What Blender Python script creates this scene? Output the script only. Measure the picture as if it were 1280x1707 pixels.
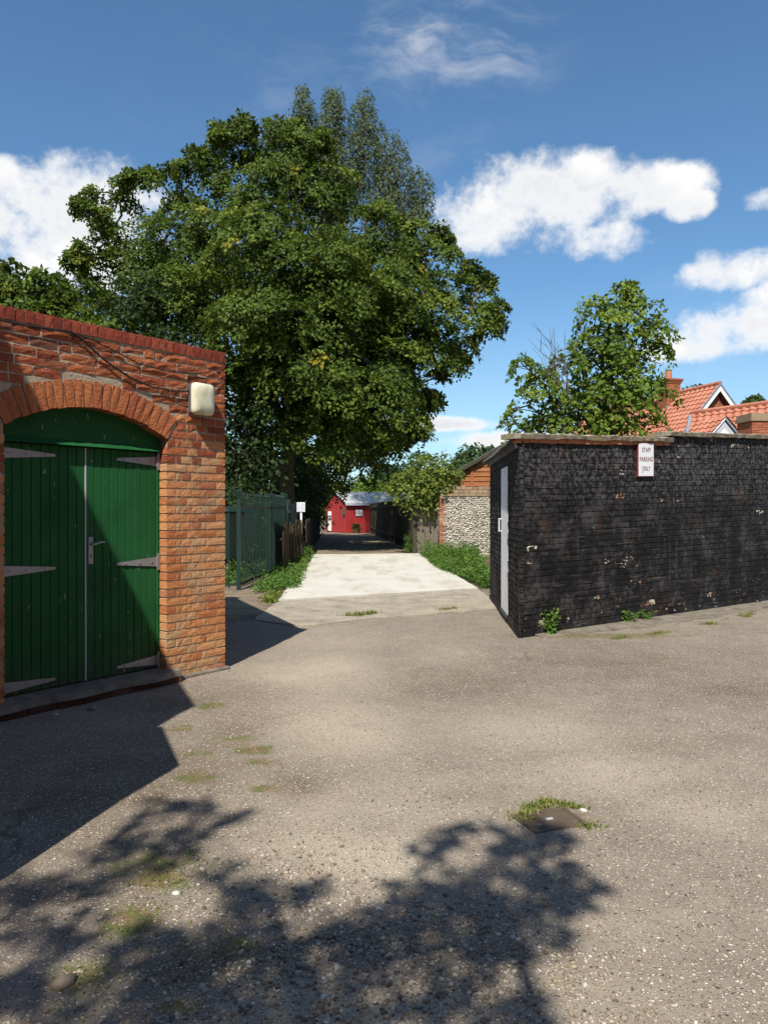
import bpy, math, random
import numpy as np
from mathutils import Vector, Matrix
R = math.radians
for o in list(bpy.data.objects): bpy.data.objects.remove(o)
scn = bpy.context.scene
C = scn.collection

# ------------------------------------------------------------------ camera, sky, sun, exposure
F = 1250.0; H = 1.55; HY = 850.0            # focal length in photo pixels, eye height, horizon row
cam = bpy.data.objects.new('camera', bpy.data.cameras.new('camera')); C.objects.link(cam)
cam.data.sensor_fit = 'HORIZONTAL'; cam.data.sensor_width = 36; cam.data.lens = 36 * F / 1280
cam.data.clip_end = 2000; cam.data.clip_start = 0.05
cam.location = (0, 0, H); cam.rotation_euler = (R(90 - 0.16), 0, 0)
scn.camera = cam
SUN_AZ, SUN_EL = 13.0, 51.0                 # heading the light travels towards (from +Y to +X) and elevation
L = Vector((math.sin(R(SUN_AZ)) * math.cos(R(SUN_EL)), math.cos(R(SUN_AZ)) * math.cos(R(SUN_EL)), -math.sin(R(SUN_EL))))
sun = bpy.data.objects.new('sun', bpy.data.lights.new('sun', 'SUN')); C.objects.link(sun)
sun.data.energy = 5.0; sun.data.angle = R(0.53); sun.data.color = (1.0, 0.95, 0.86)
sun.rotation_euler = L.to_track_quat('-Z', 'Y').to_euler(); sun.location = (0, -5, 30)
scn.view_settings.view_transform = 'Standard'; scn.view_settings.look = 'None'
scn.view_settings.exposure = 0.45; scn.view_settings.gamma = 1.0
scn.render.engine = 'CYCLES'

def px(x, y, d): return Vector(((x - 640) / F * d, d, H + (HY - y) / F * d))
def gd(x, y):
    d = F * H / (y - HY); return Vector(((x - 640) / F * d, d, 0))

class NT:
    def __init__(s, tree): s.t = tree; s.n = tree.nodes; s.l = tree.links
    def node(s, typ, **kw):
        n = s.n.new(typ)
        for k, v in kw.items(): setattr(n, k, v)
        return n
    def put(s, sock, v):
        if isinstance(v, bpy.types.NodeSocket): s.l.new(v, sock)
        elif v is not None:
            if isinstance(v, (tuple, list)) and len(v) == 3 and sock.type == 'RGBA': v = (*v, 1)
            sock.default_value = v
    def m(s, op, a, b=None, c=None, clamp=False):
        n = s.node('ShaderNodeMath', operation=op); n.use_clamp = clamp
        s.put(n.inputs[0], a); s.put(n.inputs[1], b)
        if c is not None: s.put(n.inputs[2], c)
        return n.outputs[0]
    def vm(s, op, a, b=None, sc=None):
        n = s.node('ShaderNodeVectorMath', operation=op); s.put(n.inputs[0], a); s.put(n.inputs[1], b)
        if sc is not None: s.put(n.inputs['Scale'], sc)
        return n.outputs[0]
    def mix(s, f, a, b, bt='MIX'):
        n = s.node('ShaderNodeMix', data_type='RGBA', blend_type=bt)
        s.put(n.inputs[0], f); s.put(n.inputs[6], a); s.put(n.inputs[7], b); return n.outputs[2]
    def noise(s, vec, scale, det=4, rough=0.55, dim='3D', out=0):
        n = s.node('ShaderNodeTexNoise', noise_dimensions=dim)
        s.put(n.inputs['Vector'], vec); s.put(n.inputs['Scale'], scale); s.put(n.inputs['Detail'], det); s.put(n.inputs['Roughness'], rough)
        return n.outputs[out]
    def vor(s, vec, scale, feat='F1', out='Distance', rnd=1.0):
        n = s.node('ShaderNodeTexVoronoi', feature=feat)
        s.put(n.inputs['Vector'], vec); s.put(n.inputs['Scale'], scale); s.put(n.inputs['Randomness'], rnd)
        return n.outputs[out]
    def ss(s, v, a, b):
        n = s.node('ShaderNodeMapRange', interpolation_type='SMOOTHSTEP'); s.put(n.inputs[0], v)
        n.inputs[1].default_value = a; n.inputs[2].default_value = b; return n.outputs[0]
    def ramp(s, v, stops, interp='LINEAR'):
        n = s.node('ShaderNodeValToRGB'); s.put(n.inputs[0], v); n.color_ramp.interpolation = interp
        e = n.color_ramp.elements
        while len(e) < len(stops): e.new(0.5)
        for q, (p, c) in zip(e, stops): q.position = p; q.color = (*c, 1) if len(c) == 3 else c
        return n.outputs[0]
    def attr(s, name, out=2):
        n = s.node('ShaderNodeAttribute', attribute_name=name); return n.outputs[out]
    def sep(s, v):
        n = s.node('ShaderNodeSeparateXYZ'); s.put(n.inputs[0], v); return n.outputs
    def comb(s, x, y, z):
        n = s.node('ShaderNodeCombineXYZ')
        for i, v in enumerate((x, y, z)): s.put(n.inputs[i], v)
        return n.outputs[0]

# ---- world: Nishita sky with scattered fair-weather clouds at fixed sky directions
w = bpy.data.worlds.new('World'); scn.world = w; w.use_nodes = True
t = NT(w.node_tree); t.n.clear()
sky = t.node('ShaderNodeTexSky', sky_type='NISHITA', sun_disc=False)
sky.sun_elevation = R(SUN_EL); sky.sun_rotation = R(180 + SUN_AZ)
sky.air_density = 1.0; sky.dust_density = 0.3; sky.ozone_density = 1.6; sky.altitude = 50
geo = t.node('ShaderNodeNewGeometry')
dirn = t.vm('SCALE', geo.outputs['Incoming'], sc=-1.0)
tc = t.node('ShaderNodeTexCoord'); dirn = tc.outputs['Generated']
dx, dy, dz = t.sep(dirn)
az = t.m('ARCTAN2', dx, dy); el = t.m('ARCSINE', dz)
BL = [(120,385,205,105),(225,320,100,70),(20,400,130,90),(-120,420,160,90),(5,290,36,34),
      (835,345,118,76),(945,345,128,76),(1070,315,100,46),(1145,340,42,24),(1000,398,75,38),
      (1240,447,105,36),(1225,547,130,48),(1350,510,130,80),(1190,578,110,26),(1272,335,38,24),
      (700,708,120,12),(860,735,120,16),(250,620,200,50)]
val = None; ae = t.comb(az, el, 0.0)
for (cx, cy, rx, ry) in BL:
    a = math.atan((cx - 640) / F); e = math.atan((HY - cy) / F * math.cos(a))
    sa = rx / F * math.cos(a) ** 2; se = ry / F * math.cos(a) * math.cos(e) ** 2
    n_ = t.node('ShaderNodeVectorMath', operation='MULTIPLY_ADD'); t.put(n_.inputs[0], ae); n_.inputs[1].default_value = (1 / sa, 1 / se, 0); n_.inputs[2].default_value = (-a / sa, -e / se, 0)
    dn_ = t.node('ShaderNodeVectorMath', operation='DOT_PRODUCT'); t.l.new(n_.outputs[0], dn_.inputs[0]); t.l.new(n_.outputs[0], dn_.inputs[1])
    v = t.m('SUBTRACT', 1.0, dn_.outputs['Value'])
    val = v if val is None else t.m('SMOOTH_MAX', val, v, 0.25)
# the same kind of cloud over the rest of the sky
wide = t.noise(t.vm('MULTIPLY', dirn, (2.6, 2.6, 4.5)), 1.0, 2, 0.5)
wide = t.m('MULTIPLY', t.m('SUBTRACT', wide, 0.60), 9.0)
outm = t.ss(t.m('ABSOLUTE', az), 0.62, 0.85)
upm = t.ss(el, 1.2, 0.9)
wide = t.m('ADD', t.m('MULTIPLY', t.m('MULTIPLY', wide, outm), upm), t.m('MULTIPLY', t.m('SUBTRACT', 1.0, t.m('MULTIPLY', outm, upm)), -4.0))
val = t.m('MAXIMUM', t.m('MAXIMUM', val, -4.0), wide)
fb = t.noise(t.vm('MULTIPLY', dirn, (1, 1, 1.25)), 9.0, 6, 0.6)
fbs = t.noise(t.vm('ADD', t.vm('MULTIPLY', dirn, (1, 1, 1.25)), (-0.006, 0.0, 0.040)), 9.0, 4, 0.55)
f2 = t.noise(dirn, 30.0, 5, 0.62)
fsum = t.m('ADD', t.m('MULTIPLY', t.m('SUBTRACT', fb, 0.5), 4.6), t.m('MULTIPLY', t.m('SUBTRACT', f2, 0.5), 1.9))
field = t.m('ADD', val, fsum)
dens = t.ss(field, -0.35, 0.95)
lit = t.m('ADD', 0.58, t.m('MULTIPLY', t.m('SUBTRACT', fb, fbs), 3.0), clamp=True)
core = t.ss(field, 0.3, 1.6)
litc = t.m('MAXIMUM', lit, t.m('SUBTRACT', 1.0, core))
ccol = t.mix(litc, (8.0, 8.3, 8.9), (11.0, 11.0, 11.0))
# thin high wisps
wv = t.vm('ADD', t.vm('MULTIPLY', dirn, (5.0, 5.0, 16.0)), t.vm('SCALE', t.noise(dirn, 6.0, 3, 0.5, out=1), sc=1.6))
wn = t.noise(wv, 1.4, 5, 0.62)
wl = t.noise(dirn, 3.1, 2, 0.5)
def blobm(cx, cy, rx, ry):
    a = math.atan((cx - 640) / F); e = math.atan((HY - cy) / F * math.cos(a))
    qa = t.m('POWER', t.m('MULTIPLY', t.m('SUBTRACT', az, a), F / rx), 2.0)
    qe = t.m('POWER', t.m('MULTIPLY', t.m('SUBTRACT', el, e), F / ry), 2.0)
    return t.m('EXPONENT', t.m('MULTIPLY', t.m('ADD', qa, qe), -1.0))
wm = t.m('ADD', t.m('ADD', t.m('MULTIPLY', blobm(700, 70, 110, 60), 0.6), t.m('MULTIPLY', blobm(850, 85, 60, 50), 0.55)), t.m('MULTIPLY', t.ss(wl, 0.5, 0.72), 0.22))
wisp = t.m('MULTIPLY', t.m('MULTIPLY', t.ss(wn, 0.42, 0.78), wm), 0.85)
hz = t.m('MULTIPLY', t.ss(el, 0.30, 0.0), 0.34)
skyc = t.mix(hz, t.vm('MULTIPLY', sky.outputs[0], (1.02, 1.40, 1.58)), (7.0, 8.6, 10.6))
skyc = t.mix(wisp, skyc, (9, 9.2, 9.5))
skyc = t.mix(dens, skyc, ccol)
bg = t.node('ShaderNodeBackground'); t.put(bg.inputs[0], skyc); bg.inputs[1].default_value = 0.067
w.cycles.sampling_method = 'MANUAL'; w.cycles.sample_map_resolution = 512
t.l.new(bg.outputs[0], t.node('ShaderNodeOutputWorld').inputs[0])

# ------------------------------------------------------------------ materials
MATS = {}
def newmat(name):
    m = bpy.data.materials.new(name); m.use_nodes = True; q = NT(m.node_tree); q.n.clear()
    b = q.node('ShaderNodeBsdfPrincipled'); o = q.node('ShaderNodeOutputMaterial'); q.l.new(b.outputs[0], o.inputs[0])
    MATS[name] = m; q.b = b; q.o = o
    return q
def fin(q, col, rough=0.8, bump=None, dist=0.01, strength=1.0, spec=0.3, metal=0.0):
    q.put(q.b.inputs['Base Color'], col); q.put(q.b.inputs['Roughness'], rough); q.put(q.b.inputs['Metallic'], metal)
    q.b.inputs['Specular IOR Level'].default_value = spec
    if bump is not None:
        n = q.node('ShaderNodeBump'); n.inputs['Distance'].default_value = dist; n.inputs['Strength'].default_value = strength
        q.put(n.inputs['Height'], bump); q.l.new(n.outputs[0], q.b.inputs['Normal'])
def gpos(q): return q.node('ShaderNodeNewGeometry').outputs['Position']

def simple(name, col, rough=0.6, var=0.15, scale=6.0, bumpd=0.002, spec=0.3, metal=0.0, stretch=(1, 1, 1)):
    q = newmat(name); p = q.vm('MULTIPLY', gpos(q), stretch)
    n = q.noise(p, scale, 5, 0.6); n2 = q.noise(p, scale * 9, 3, 0.6)
    k = q.m('ADD', 1 - var, q.m('MULTIPLY', q.m('ADD', n, q.m('MULTIPLY', q.m('SUBTRACT', n2, .5), .5)), 2 * var))
    fin(q, q.vm('SCALE', col, sc=k), rough, n2, bumpd, 0.7, spec, metal)

def brickmat(name, stops, mott=0.3, rnd='obj', rough_bump=0.006, scale=1.0, lichen=0.0, tan=0.0):
    q = newmat(name); p = gpos(q)
    r = q.node('ShaderNodeObjectInfo').outputs['Random'] if rnd == 'obj' else q.attr('tint')
    base = q.ramp(r, stops)
    n = q.noise(p, 22 * scale, 5, 0.65); n2 = q.noise(p, 95 * scale, 4, 0.7)
    k = q.m('ADD', 1 - mott, q.m('MULTIPLY', n, 2 * mott))
    col = q.vm('SCALE', base, sc=k)
    pit = q.ss(n2, 0.62, 0.74)
    col = q.mix(q.m('MULTIPLY', pit, 0.55), col, q.vm('SCALE', base, sc=0.4))
    if tan:
        tn = q.noise(q.vm('MULTIPLY', p, (1, 1, 1.6)), 3.2, 4, 0.6)
        col = q.mix(q.m('MULTIPLY', q.ss(tn, 0.5, 0.66), tan), col, (0.44, 0.31, 0.17))
    if lichen:
        ln = q.noise(p, 7.0, 5, 0.7)
        col = q.mix(q.m('MULTIPLY', q.ss(ln, 0.62, 0.70), lichen), col, (0.30, 0.28, 0.24))
    hgt = q.m('ADD', q.noise(q.vm('MULTIPLY', p, (1, 1, 1.7)), 30 * scale, 4, 0.65), q.m('MULTIPLY', n2, 0.35))
    fin(q, col, 0.92, hgt, rough_bump, 1.0, 0.15)

brickmat('brick_orange', [(0, (.40, .135, .055)), (.3, (.50, .20, .075)), (.6, (.56, .26, .11)), (.85, (.48, .27, .14)), (1, (.34, .105, .05))], tan=.75, rough_bump=.010)
brickmat('brick_red', [(0, (.22, .062, .032)), (.4, (.33, .095, .042)), (.75, (.40, .13, .055)), (1, (.18, .075, .05))], mott=.4, rough_bump=.016, lichen=.6)
brickmat('brick_arch', [(0, (.36, .12, .05)), (.5, (.43, .155, .06)), (1, (.33, .10, .045))], rough_bump=.012, mott=.3)
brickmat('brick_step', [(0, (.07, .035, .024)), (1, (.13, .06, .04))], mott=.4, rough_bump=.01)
brickmat('brick_coping', [(0, (.17, .036, .024)), (.5, (.25, .055, .032)), (1, (.30, .075, .042))], mott=.3, rough_bump=.004, lichen=.35)
brickmat('brick_bare', [(0, (.40, .15, .07)), (.5, (.46, .20, .10)), (.75, (.50, .34, .15)), (1, (.50, .42, .28))], mott=.35)
brickmat('brick_house', [(0, (.28, .09, .05)), (1, (.40, .15, .08))], mott=.2, rnd='tint')
brickmat('brick_pier', [(0, (.25, .10, .06)), (.6, (.38, .16, .09)), (1, (.42, .28, .2))], mott=.35, rnd='tint')
brickmat('brick_weathered', [(0, (.20, .15, .10)), (.6, (.30, .22, .14)), (1, (.24, .13, .08))], mott=.45, rnd='tint', lichen=.7)

q = newmat('mortar'); p = gpos(q)
n = q.noise(p, 40, 5, .65); fin(q, q.ramp(n, [(.25, (.26, .215, .155)), (.75, (.50, .425, .32))]), .95, n, .01, 1, .1)
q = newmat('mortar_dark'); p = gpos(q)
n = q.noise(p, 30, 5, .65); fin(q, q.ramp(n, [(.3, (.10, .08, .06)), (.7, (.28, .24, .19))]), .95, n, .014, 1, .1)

def blackpaint(name, flake=.705):
    q = newmat(name); p = gpos(q)
    n = q.noise(p, 3.0, 5, .62); n2 = q.noise(p, 17, 5, .65); n3 = q.noise(p, 60, 4, .7)
    drip = q.noise(q.vm('MULTIPLY', p, (9, 9, .8)), 1.0, 4, .6)
    r = q.node('ShaderNodeObjectInfo').outputs['Random']
    col = q.ramp(q.m('ADD', q.m('MULTIPLY', n, .6), q.m('MULTIPLY', n2, .4)), [(.36, (.005, .005, .005)), (.50, (.013, .0125, .013)), (.64, (.058, .056, .056))])
    z = q.sep(p)[2]
    topm = q.ss(z, 1.3, 2.3)
    col = q.mix(q.m('MULTIPLY', q.m('MULTIPLY', topm, q.ss(n2, .44, .66)), .75), col, (.115, .112, .117))
    col = q.mix(q.m('MULTIPLY', q.ss(drip, .60, .72), .35), col, (.11, .105, .11))
    col = q.mix(q.m('MULTIPLY', q.ss(n3, .63, .75), .45), col, (.20, .19, .19))
    hs_n = q.noise(q.vm('MULTIPLY', p, (2.2, 2.2, 34)), 1.0, 4, .6)
    col = q.mix(q.m('MULTIPLY', q.ss(hs_n, .60, .70), .5), col, (.10, .095, .09))
    thin = q.noise(q.vm('ADD', p, (3.1, 0, 7)), 2.2, 6, .7)
    col = q.mix(q.m('MULTIPLY', q.ss(thin, .56, .72), .38), col, (.085, .040, .026))
    col = q.vm('MULTIPLY', col, (1.0, .975, .97))
    if flake:
        f = q.noise(q.vm('MULTIPLY', p, (1, 1, 1.5)), 13, 5, .62); f2 = q.noise(p, 1.3, 2, .5)
        lowm = q.m('MULTIPLY', q.ss(z, .55, .1), .05)
        m = q.ss(q.m('ADD', f, lowm), flake, flake + .015)
        fc = q.ramp(q.noise(p, 4.0, 1, .5), [(.35, (.42, .17, .08)), (.5, (.40, .30, .2)), (.6, (.5, .47, .38))])
        col = q.mix(m, col, fc)
    hgt = q.m('ADD', q.m('MULTIPLY', n2, .8), q.m('MULTIPLY', n3, .3))
    fin(q, col, q.m('ADD', .48, q.m('MULTIPLY', n2, .35)), hgt, .0022, 1, .16)
blackpaint('black_paint'); blackpaint('black_flaked', .545)

q = newmat('asphalt'); p = gpos(q)
big = q.noise(p, .7, 6, .65); mid = q.noise(p, 4.5, 6, .7); fine = q.noise(p, 160, 3, .7)
moss = q.attr('moss'); pale = q.attr('pale'); dirt = q.attr('dirt')
base = q.ramp(q.m('ADD', q.m('MULTIPLY', big, .55), q.m('MULTIPLY', mid, .45)), [(.3, (.14, .118, .10)), (.5, (.215, .185, .155)), (.7, (.30, .265, .22))])
base = q.mix(q.m('MULTIPLY', pale, .85), base, (.40, .355, .29))
base = q.mix(dirt, base, (.115, .088, .062))
wob = q.vm('ADD', p, q.vm('SCALE', q.noise(p, 38, 2, .5, out=1), sc=.03))
def vor2(q, vec, sc):
    n = q.node('ShaderNodeTexVoronoi', feature='F1'); q.put(n.inputs['Vector'], vec); n.inputs['Scale'].default_value = sc; return n.outputs['Distance'], q.sep(n.outputs['Color'])
d1, c1 = vor2(q, wob, 78); d2, c2 = vor2(q, wob, 140)
k1 = q.m('MULTIPLY', q.ss(d1, .50, .30), q.m('GREATER_THAN', c1[0], .70))
cc = q.ramp(c1[1], [(0, (.60, .55, .45)), (.35, (.50, .43, .33)), (.6, (.68, .65, .58)), (.8, (.34, .24, .16)), (.9, (.05, .045, .045))], 'CONSTANT')
k2 = q.m('MULTIPLY', q.ss(d2, .55, .32), q.m('GREATER_THAN', c2[0], .52))
cc2 = q.ramp(c2[1], [(0, (.52, .47, .39)), (.4, (.28, .22, .17)), (.7, (.06, .055, .05))], 'CONSTANT')
col = q.mix(q.m('MULTIPLY', k2, .75), base, cc2); col = q.mix(q.m('MULTIPLY', k1, .9), col, cc)
col = q.vm('SCALE', col, sc=q.m('ADD', .72, q.m('MULTIPLY', fine, .56)))
mm = q.ss(q.m('MULTIPLY', moss, q.m('POWER', q.m('MULTIPLY', q.noise(p, 9, 6, .75), 1.9), 2.0)), .22, .75)
mc = q.ramp(q.noise(p, 9, 3, .6), [(.35, (.17, .095, .035)), (.5, (.14, .11, .04)), (.62, (.085, .12, .025))])
col = q.mix(q.m('MULTIPLY', mm, .8), col, mc)
wc = q.vm('ADD', p, q.vm('SCALE', q.noise(p, 1.7, 5, .65, out=1), sc=.55))
ce = q.vor(wc, .5, 'DISTANCE_TO_EDGE'); ck = q.m('MULTIPLY', q.ss(ce, .009, .002), q.ss(q.noise(p, .7, 2, .5), .57, .64))
col = q.mix(q.m('MULTIPLY', ck, .5), col, (.05, .042, .032))
col = q.vm('MULTIPLY', col, (1.02, .985, .925))
hgt = q.m('ADD', q.m('MULTIPLY', k1, 1.0), q.m('ADD', q.m('MULTIPLY', k2, .5), q.m('MULTIPLY', fine, .5)))
fin(q, col, .9, hgt, .004, 1, .2)

q = newmat('earth'); p = gpos(q)
n = q.noise(p, .8, 6, .6); n2 = q.noise(p, 12, 5, .7)
col = q.ramp(n2, [(.3, (.075, .055, .035)), (.55, (.16, .12, .08)), (.7, (.22, .18, .12))])
col = q.mix(q.ss(n, .48, .6), col, q.ramp(n2, [(.3, (.03, .05, .012)), (.7, (.09, .13, .035))]))
fin(q, col, .95, n2, .03, 1, .1)
q = newmat('track'); p = gpos(q)
n = q.noise(p, 2.0, 6, .65); n2 = q.noise(p, 40, 4, .7)
fin(q, q.vm('SCALE', q.ramp(n, [(.3, (.11, .085, .06)), (.55, (.22, .172, .12)), (.75, (.17, .155, .085))]), sc=q.m('ADD', .6, q.m('MULTIPLY', n2, .8))), .95, n2, .01, 1, .1)
q = newmat('concrete_pale'); p = gpos(q)
n = q.noise(p, 1.2, 6, .6); st = q.noise(q.vm('MULTIPLY', p, (.4, 14, 1)), 1.0, 4, .6); n3 = q.noise(p, 70, 4, .7)
spot = q.ss(q.noise(p, 5.5, 3, .6), .70, .76)
col = q.ramp(q.m('ADD', q.m('MULTIPLY', n, .5), q.m('MULTIPLY', st, .5)), [(.3, (.43, .40, .34)), (.5, (.52, .49, .42)), (.7, (.57, .54, .465))])
col = q.mix(q.m('MULTIPLY', spot, .5), col, (.28, .23, .16))
lg = q.noise(q.vm('MULTIPLY', p, (1.6, .35, 1)), 1.0, 5, .65)
col = q.mix(q.m('MULTIPLY', q.ss(lg, .47, .66), .55), col, (.34, .29, .22))
col = q.vm('SCALE', col, sc=q.m('ADD', .88, q.m('MULTIPLY', n3, .24)))
fin(q, col, .85, q.m('ADD', st, q.m('MULTIPLY', n3, .4)), .004, 1, .2)
q = newmat('concrete_rough'); p = gpos(q)
n = q.noise(p, 2.5, 6, .65); d, c3 = vor2(q, p, 70)
col = q.ramp(n, [(.3, (.20, .17, .13)), (.5, (.30, .26, .20)), (.7, (.38, .33, .25))])
col = q.mix(q.m('MULTIPLY', q.ss(d, .5, .3), q.m('GREATER_THAN', c3[0], .6)), col, q.ramp(c3[1], [(0, (.5, .44, .35)), (.6, (.16, .12, .09))], 'CONSTANT'))
fin(q, col, .92, q.m('ADD', n, q.m('MULTIPLY', d, -.5)), .006, 1, .2)
q = newmat('coping_concrete'); p = gpos(q)
n = q.noise(p, 9, 6, .7); n2 = q.noise(p, 3, 4, .6)
col = q.ramp(n, [(.3, (.085, .07, .05)), (.5, (.20, .172, .128)), (.68, (.35, .315, .245))])
col = q.mix(q.m('MULTIPLY', q.ss(n2, .55, .68), .6), col, (.27, .23, .11))
fin(q, col, .95, n, .015, 1, .1)
q = newmat('stone_strip'); p = gpos(q)
n = q.noise(p, 6, 6, .7); n2 = q.noise(p, 50, 4, .7)
col = q.ramp(n, [(.3, (.10, .085, .065)), (.5, (.19, .165, .13)), (.7, (.26, .23, .18))])
fin(q, col, .95, q.m('ADD', n, n2), .012, 1, .15)

q = newmat('green_paint'); p = gpos(q)
n = q.noise(p, 2.5, 5, .6); n2 = q.noise(q.vm('MULTIPLY', p, (60, 60, 9)), 1.0, 4, .65)
chip = q.ss(q.noise(q.vm('MULTIPLY', p, (26, 26, 9)), 1.0, 3, .55), .70, .73)
col = q.ramp(n, [(.3, (.009, .066, .019)), (.7, (.018, .104, .030))])
zd = q.sep(p)[2]
col = q.mix(q.m('MULTIPLY', q.ss(q.m('ADD', zd, q.m('MULTIPLY', q.noise(p, 7, 4, .7), -.9)), .05, -.45), .6), col, (.07, .06, .045))
col = q.mix(q.m('MULTIPLY', chip, .8), col, (.22, .30, .20))
fin(q, col, q.m('ADD', .5, q.m('MULTIPLY', n2, .25)), n2, .0015, .8, .14)
simple('green_railing', (.007, .026, .018), .45, .25, 5, .001, .5)
simple('green_sheet', (.008, .030, .022), .5, .3, 2.0, .002, .4)
simple('galv', (.30, .30, .31), .5, .2, 30, .0006, .5, .55)
simple('galv_roof', (.36, .36, .35), .7, .3, 2.0, .002, .2, 0)
simple('dark_metal', (.115, .088, .06), .7, .3, 14, .003, .3, .2)
simple('cable', (.02, .018, .016), .6, .2, 30, .0005)
simple('white_paint', (.80, .80, .82), .55, .28, 10, .002, .3, 0, (6, 6, .6))
simple('white_clean', (.78, .78, .76), .5, .05, 8, .0005)
simple('sign_white', (.74, .75, .78), .4, .05, 8, .0003, .4)
simple('sign_red', (.16, .02, .02), .5, .1, 8, .0003)
simple('sign_grey', (.45, .46, .50), .45, .1, 30, .0005)
simple('sign_black', (.03, .03, .035), .5, .1, 8, .0003)
q = newmat('lamp_diffuser'); p = gpos(q)
n = q.noise(q.vm('MULTIPLY', p, (10, 10, 6)), 1.0, 4, .6)
fin(q, q.ramp(n, [(.35, (.50, .48, .33)), (.6, (.68, .66, .50))]), .35, None, spec=.5)
q.b.inputs['Subsurface Weight'].default_value = .25; q.b.inputs['Subsurface Radius'].default_value = (.03, .03, .02); q.b.inputs['Subsurface Scale'].default_value = .5
simple('lamp_base', (.10, .10, .10), .5)
simple('old_timber', (.155, .135, .10), .9, .45, 3.0, .004, .1, 0, (9, 9, .7))
simple('fence_timber', (.075, .066, .038), .9, .45, 3.0, .004, .1, 0, (9, 9, .7))
simple('dark_timber', (.06, .052, .04), .9, .4, 3.0, .004, .1, 0, (9, 9, .7))
simple('picket_timber', (.05, .036, .02), .9, .5, 5.0, .004, .1, 0, (7, 7, .8))
q = newmat('orange_timber'); p = gpos(q)
g = q.noise(q.vm('MULTIPLY', p, (1.2, 1.2, 26)), 1.0, 5, .6); n = q.noise(p, 3, 3, .5)
fin(q, q.ramp(q.m('ADD', q.m('MULTIPLY', g, .7), q.m('MULTIPLY', n, .3)), [(.3, (.19, .062, .022)), (.55, (.30, .112, .038)), (.75, (.37, .165, .065))]), .75, g, .003, 1, .25)
q = newmat('red_boards'); p = gpos(q)
g = q.noise(q.vm('MULTIPLY', p, (7, 7, .8)), 1.0, 4, .6)
fin(q, q.ramp(g, [(.3, (.26, .018, .018)), (.7, (.42, .036, .033))]), .6, g, .004, 1, .3)
q = newmat('roof_felt'); n = q.noise(gpos(q), 8, 5, .6); fin(q, q.ramp(n, [(.3, (.06, .06, .055)), (.7, (.13, .125, .115))]), .9, n, .004)
q = newmat('roof_dark'); n = q.noise(gpos(q), 8, 5, .6); fin(q, q.ramp(n, [(.3, (.05, .05, .05)), (.7, (.16, .155, .15))]), .85, n, .004)
q = newmat('clay_tile'); p = gpos(q)
n = q.noise(p, 1.5, 5, .6); n2 = q.noise(p, 25, 3, .6)
fin(q, q.vm('SCALE', q.ramp(n, [(.3, (.34, .125, .075)), (.6, (.44, .18, .115)), (.8, (.42, .21, .14))]), sc=q.m('ADD', .7, q.m('MULTIPLY', n2, .6))), .85, n2, .003, 1, .2)
simple('lead', (.20, .22, .25), .6, .2, 5)
simple('render_wall', (.45, .38, .30), .9, .2, 3)
q = newmat('bark'); p = gpos(q)
n = q.noise(q.vm('MULTIPLY', p, (6, 6, 1.5)), 2.0, 5, .65)
fin(q, q.ramp(n, [(.3, (.05, .042, .03)), (.6, (.13, .115, .085)), (.8, (.19, .175, .135))]), .95, n, .03, 1, .1)
q = newmat('flint'); p = gpos(q); tt = q.attr('tint'); n = q.noise(p, 18, 4, .6)
fin(q, q.vm('SCALE', q.ramp(tt, [(0, (.06, .055, .05)), (.25, (.22, .20, .17)), (.55, (.40, .37, .31)), (1, (.58, .55, .49))]), sc=q.m('ADD', .6, q.m('MULTIPLY', n, .8))), .6, n, .01, 1, .3)
q = newmat('pebble'); tt = q.attr('tint'); n = q.noise(gpos(q), 70, 4, .6)
fin(q, q.vm('SCALE', q.ramp(tt, [(0, (.07, .06, .055)), (.2, (.17, .135, .10)), (.45, (.28, .225, .16)), (.7, (.36, .31, .24)), (.9, (.48, .44, .37)), (1, (.62, .60, .55))]), sc=q.m('ADD', .65, q.m('MULTIPLY', n, .7))), .8, n, .003, 1, .25)

def leafmat(name, stops, trans=.35, rough=.62, tcol=None):
    q = newmat(name); tt = q.attr('tint'); col = q.ramp(tt, stops)
    fin(q, col, rough, None, spec=.18)
    tr = q.node('ShaderNodeBsdfTranslucent'); q.put(tr.inputs[0], q.mix(.5, col, tcol or (.20, .26, .03)))
    mx = q.node('ShaderNodeMixShader'); mx.inputs[0].default_value = trans
    q.l.new(q.b.outputs[0], mx.inputs[1]); q.l.new(tr.outputs[0], mx.inputs[2]); q.l.new(mx.outputs[0], q.o.inputs[0])
leafmat('leaf_sycamore', [(0, (.028, .048, .008)), (.5, (.074, .114, .014)), (.88, (.155, .20, .026)), (.97, (.18, .18, .03)), (1, (.34, .25, .02))], .25)
leafmat('leaf_birch', [(0, (.05, .07, .035)), (.6, (.115, .14, .065)), (1, (.20, .215, .11))], .3)
leafmat('leaf_bright', [(0, (.055, .105, .015)), (.5, (.145, .22, .028)), (1, (.28, .35, .06))], .42)
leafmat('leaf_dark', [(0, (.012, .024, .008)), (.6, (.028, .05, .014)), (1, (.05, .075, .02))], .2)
leafmat('leaf_climber', [(0, (.06, .10, .018)), (.5, (.15, .20, .035)), (1, (.30, .31, .06))], .35)
leafmat('leaf_far', [(0, (.022, .05, .018)), (.6, (.05, .09, .028)), (1, (.085, .13, .04))], .25)
leafmat('leaf_weed', [(0, (.04, .09, .015)), (.5, (.085, .17, .028)), (1, (.17, .25, .05))], .3)
leafmat('leaf_blade', [(0, (.10, .10, .02)), (.4, (.13, .19, .025)), (.8, (.22, .26, .05)), (1, (.40, .33, .13))], .3)

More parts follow.
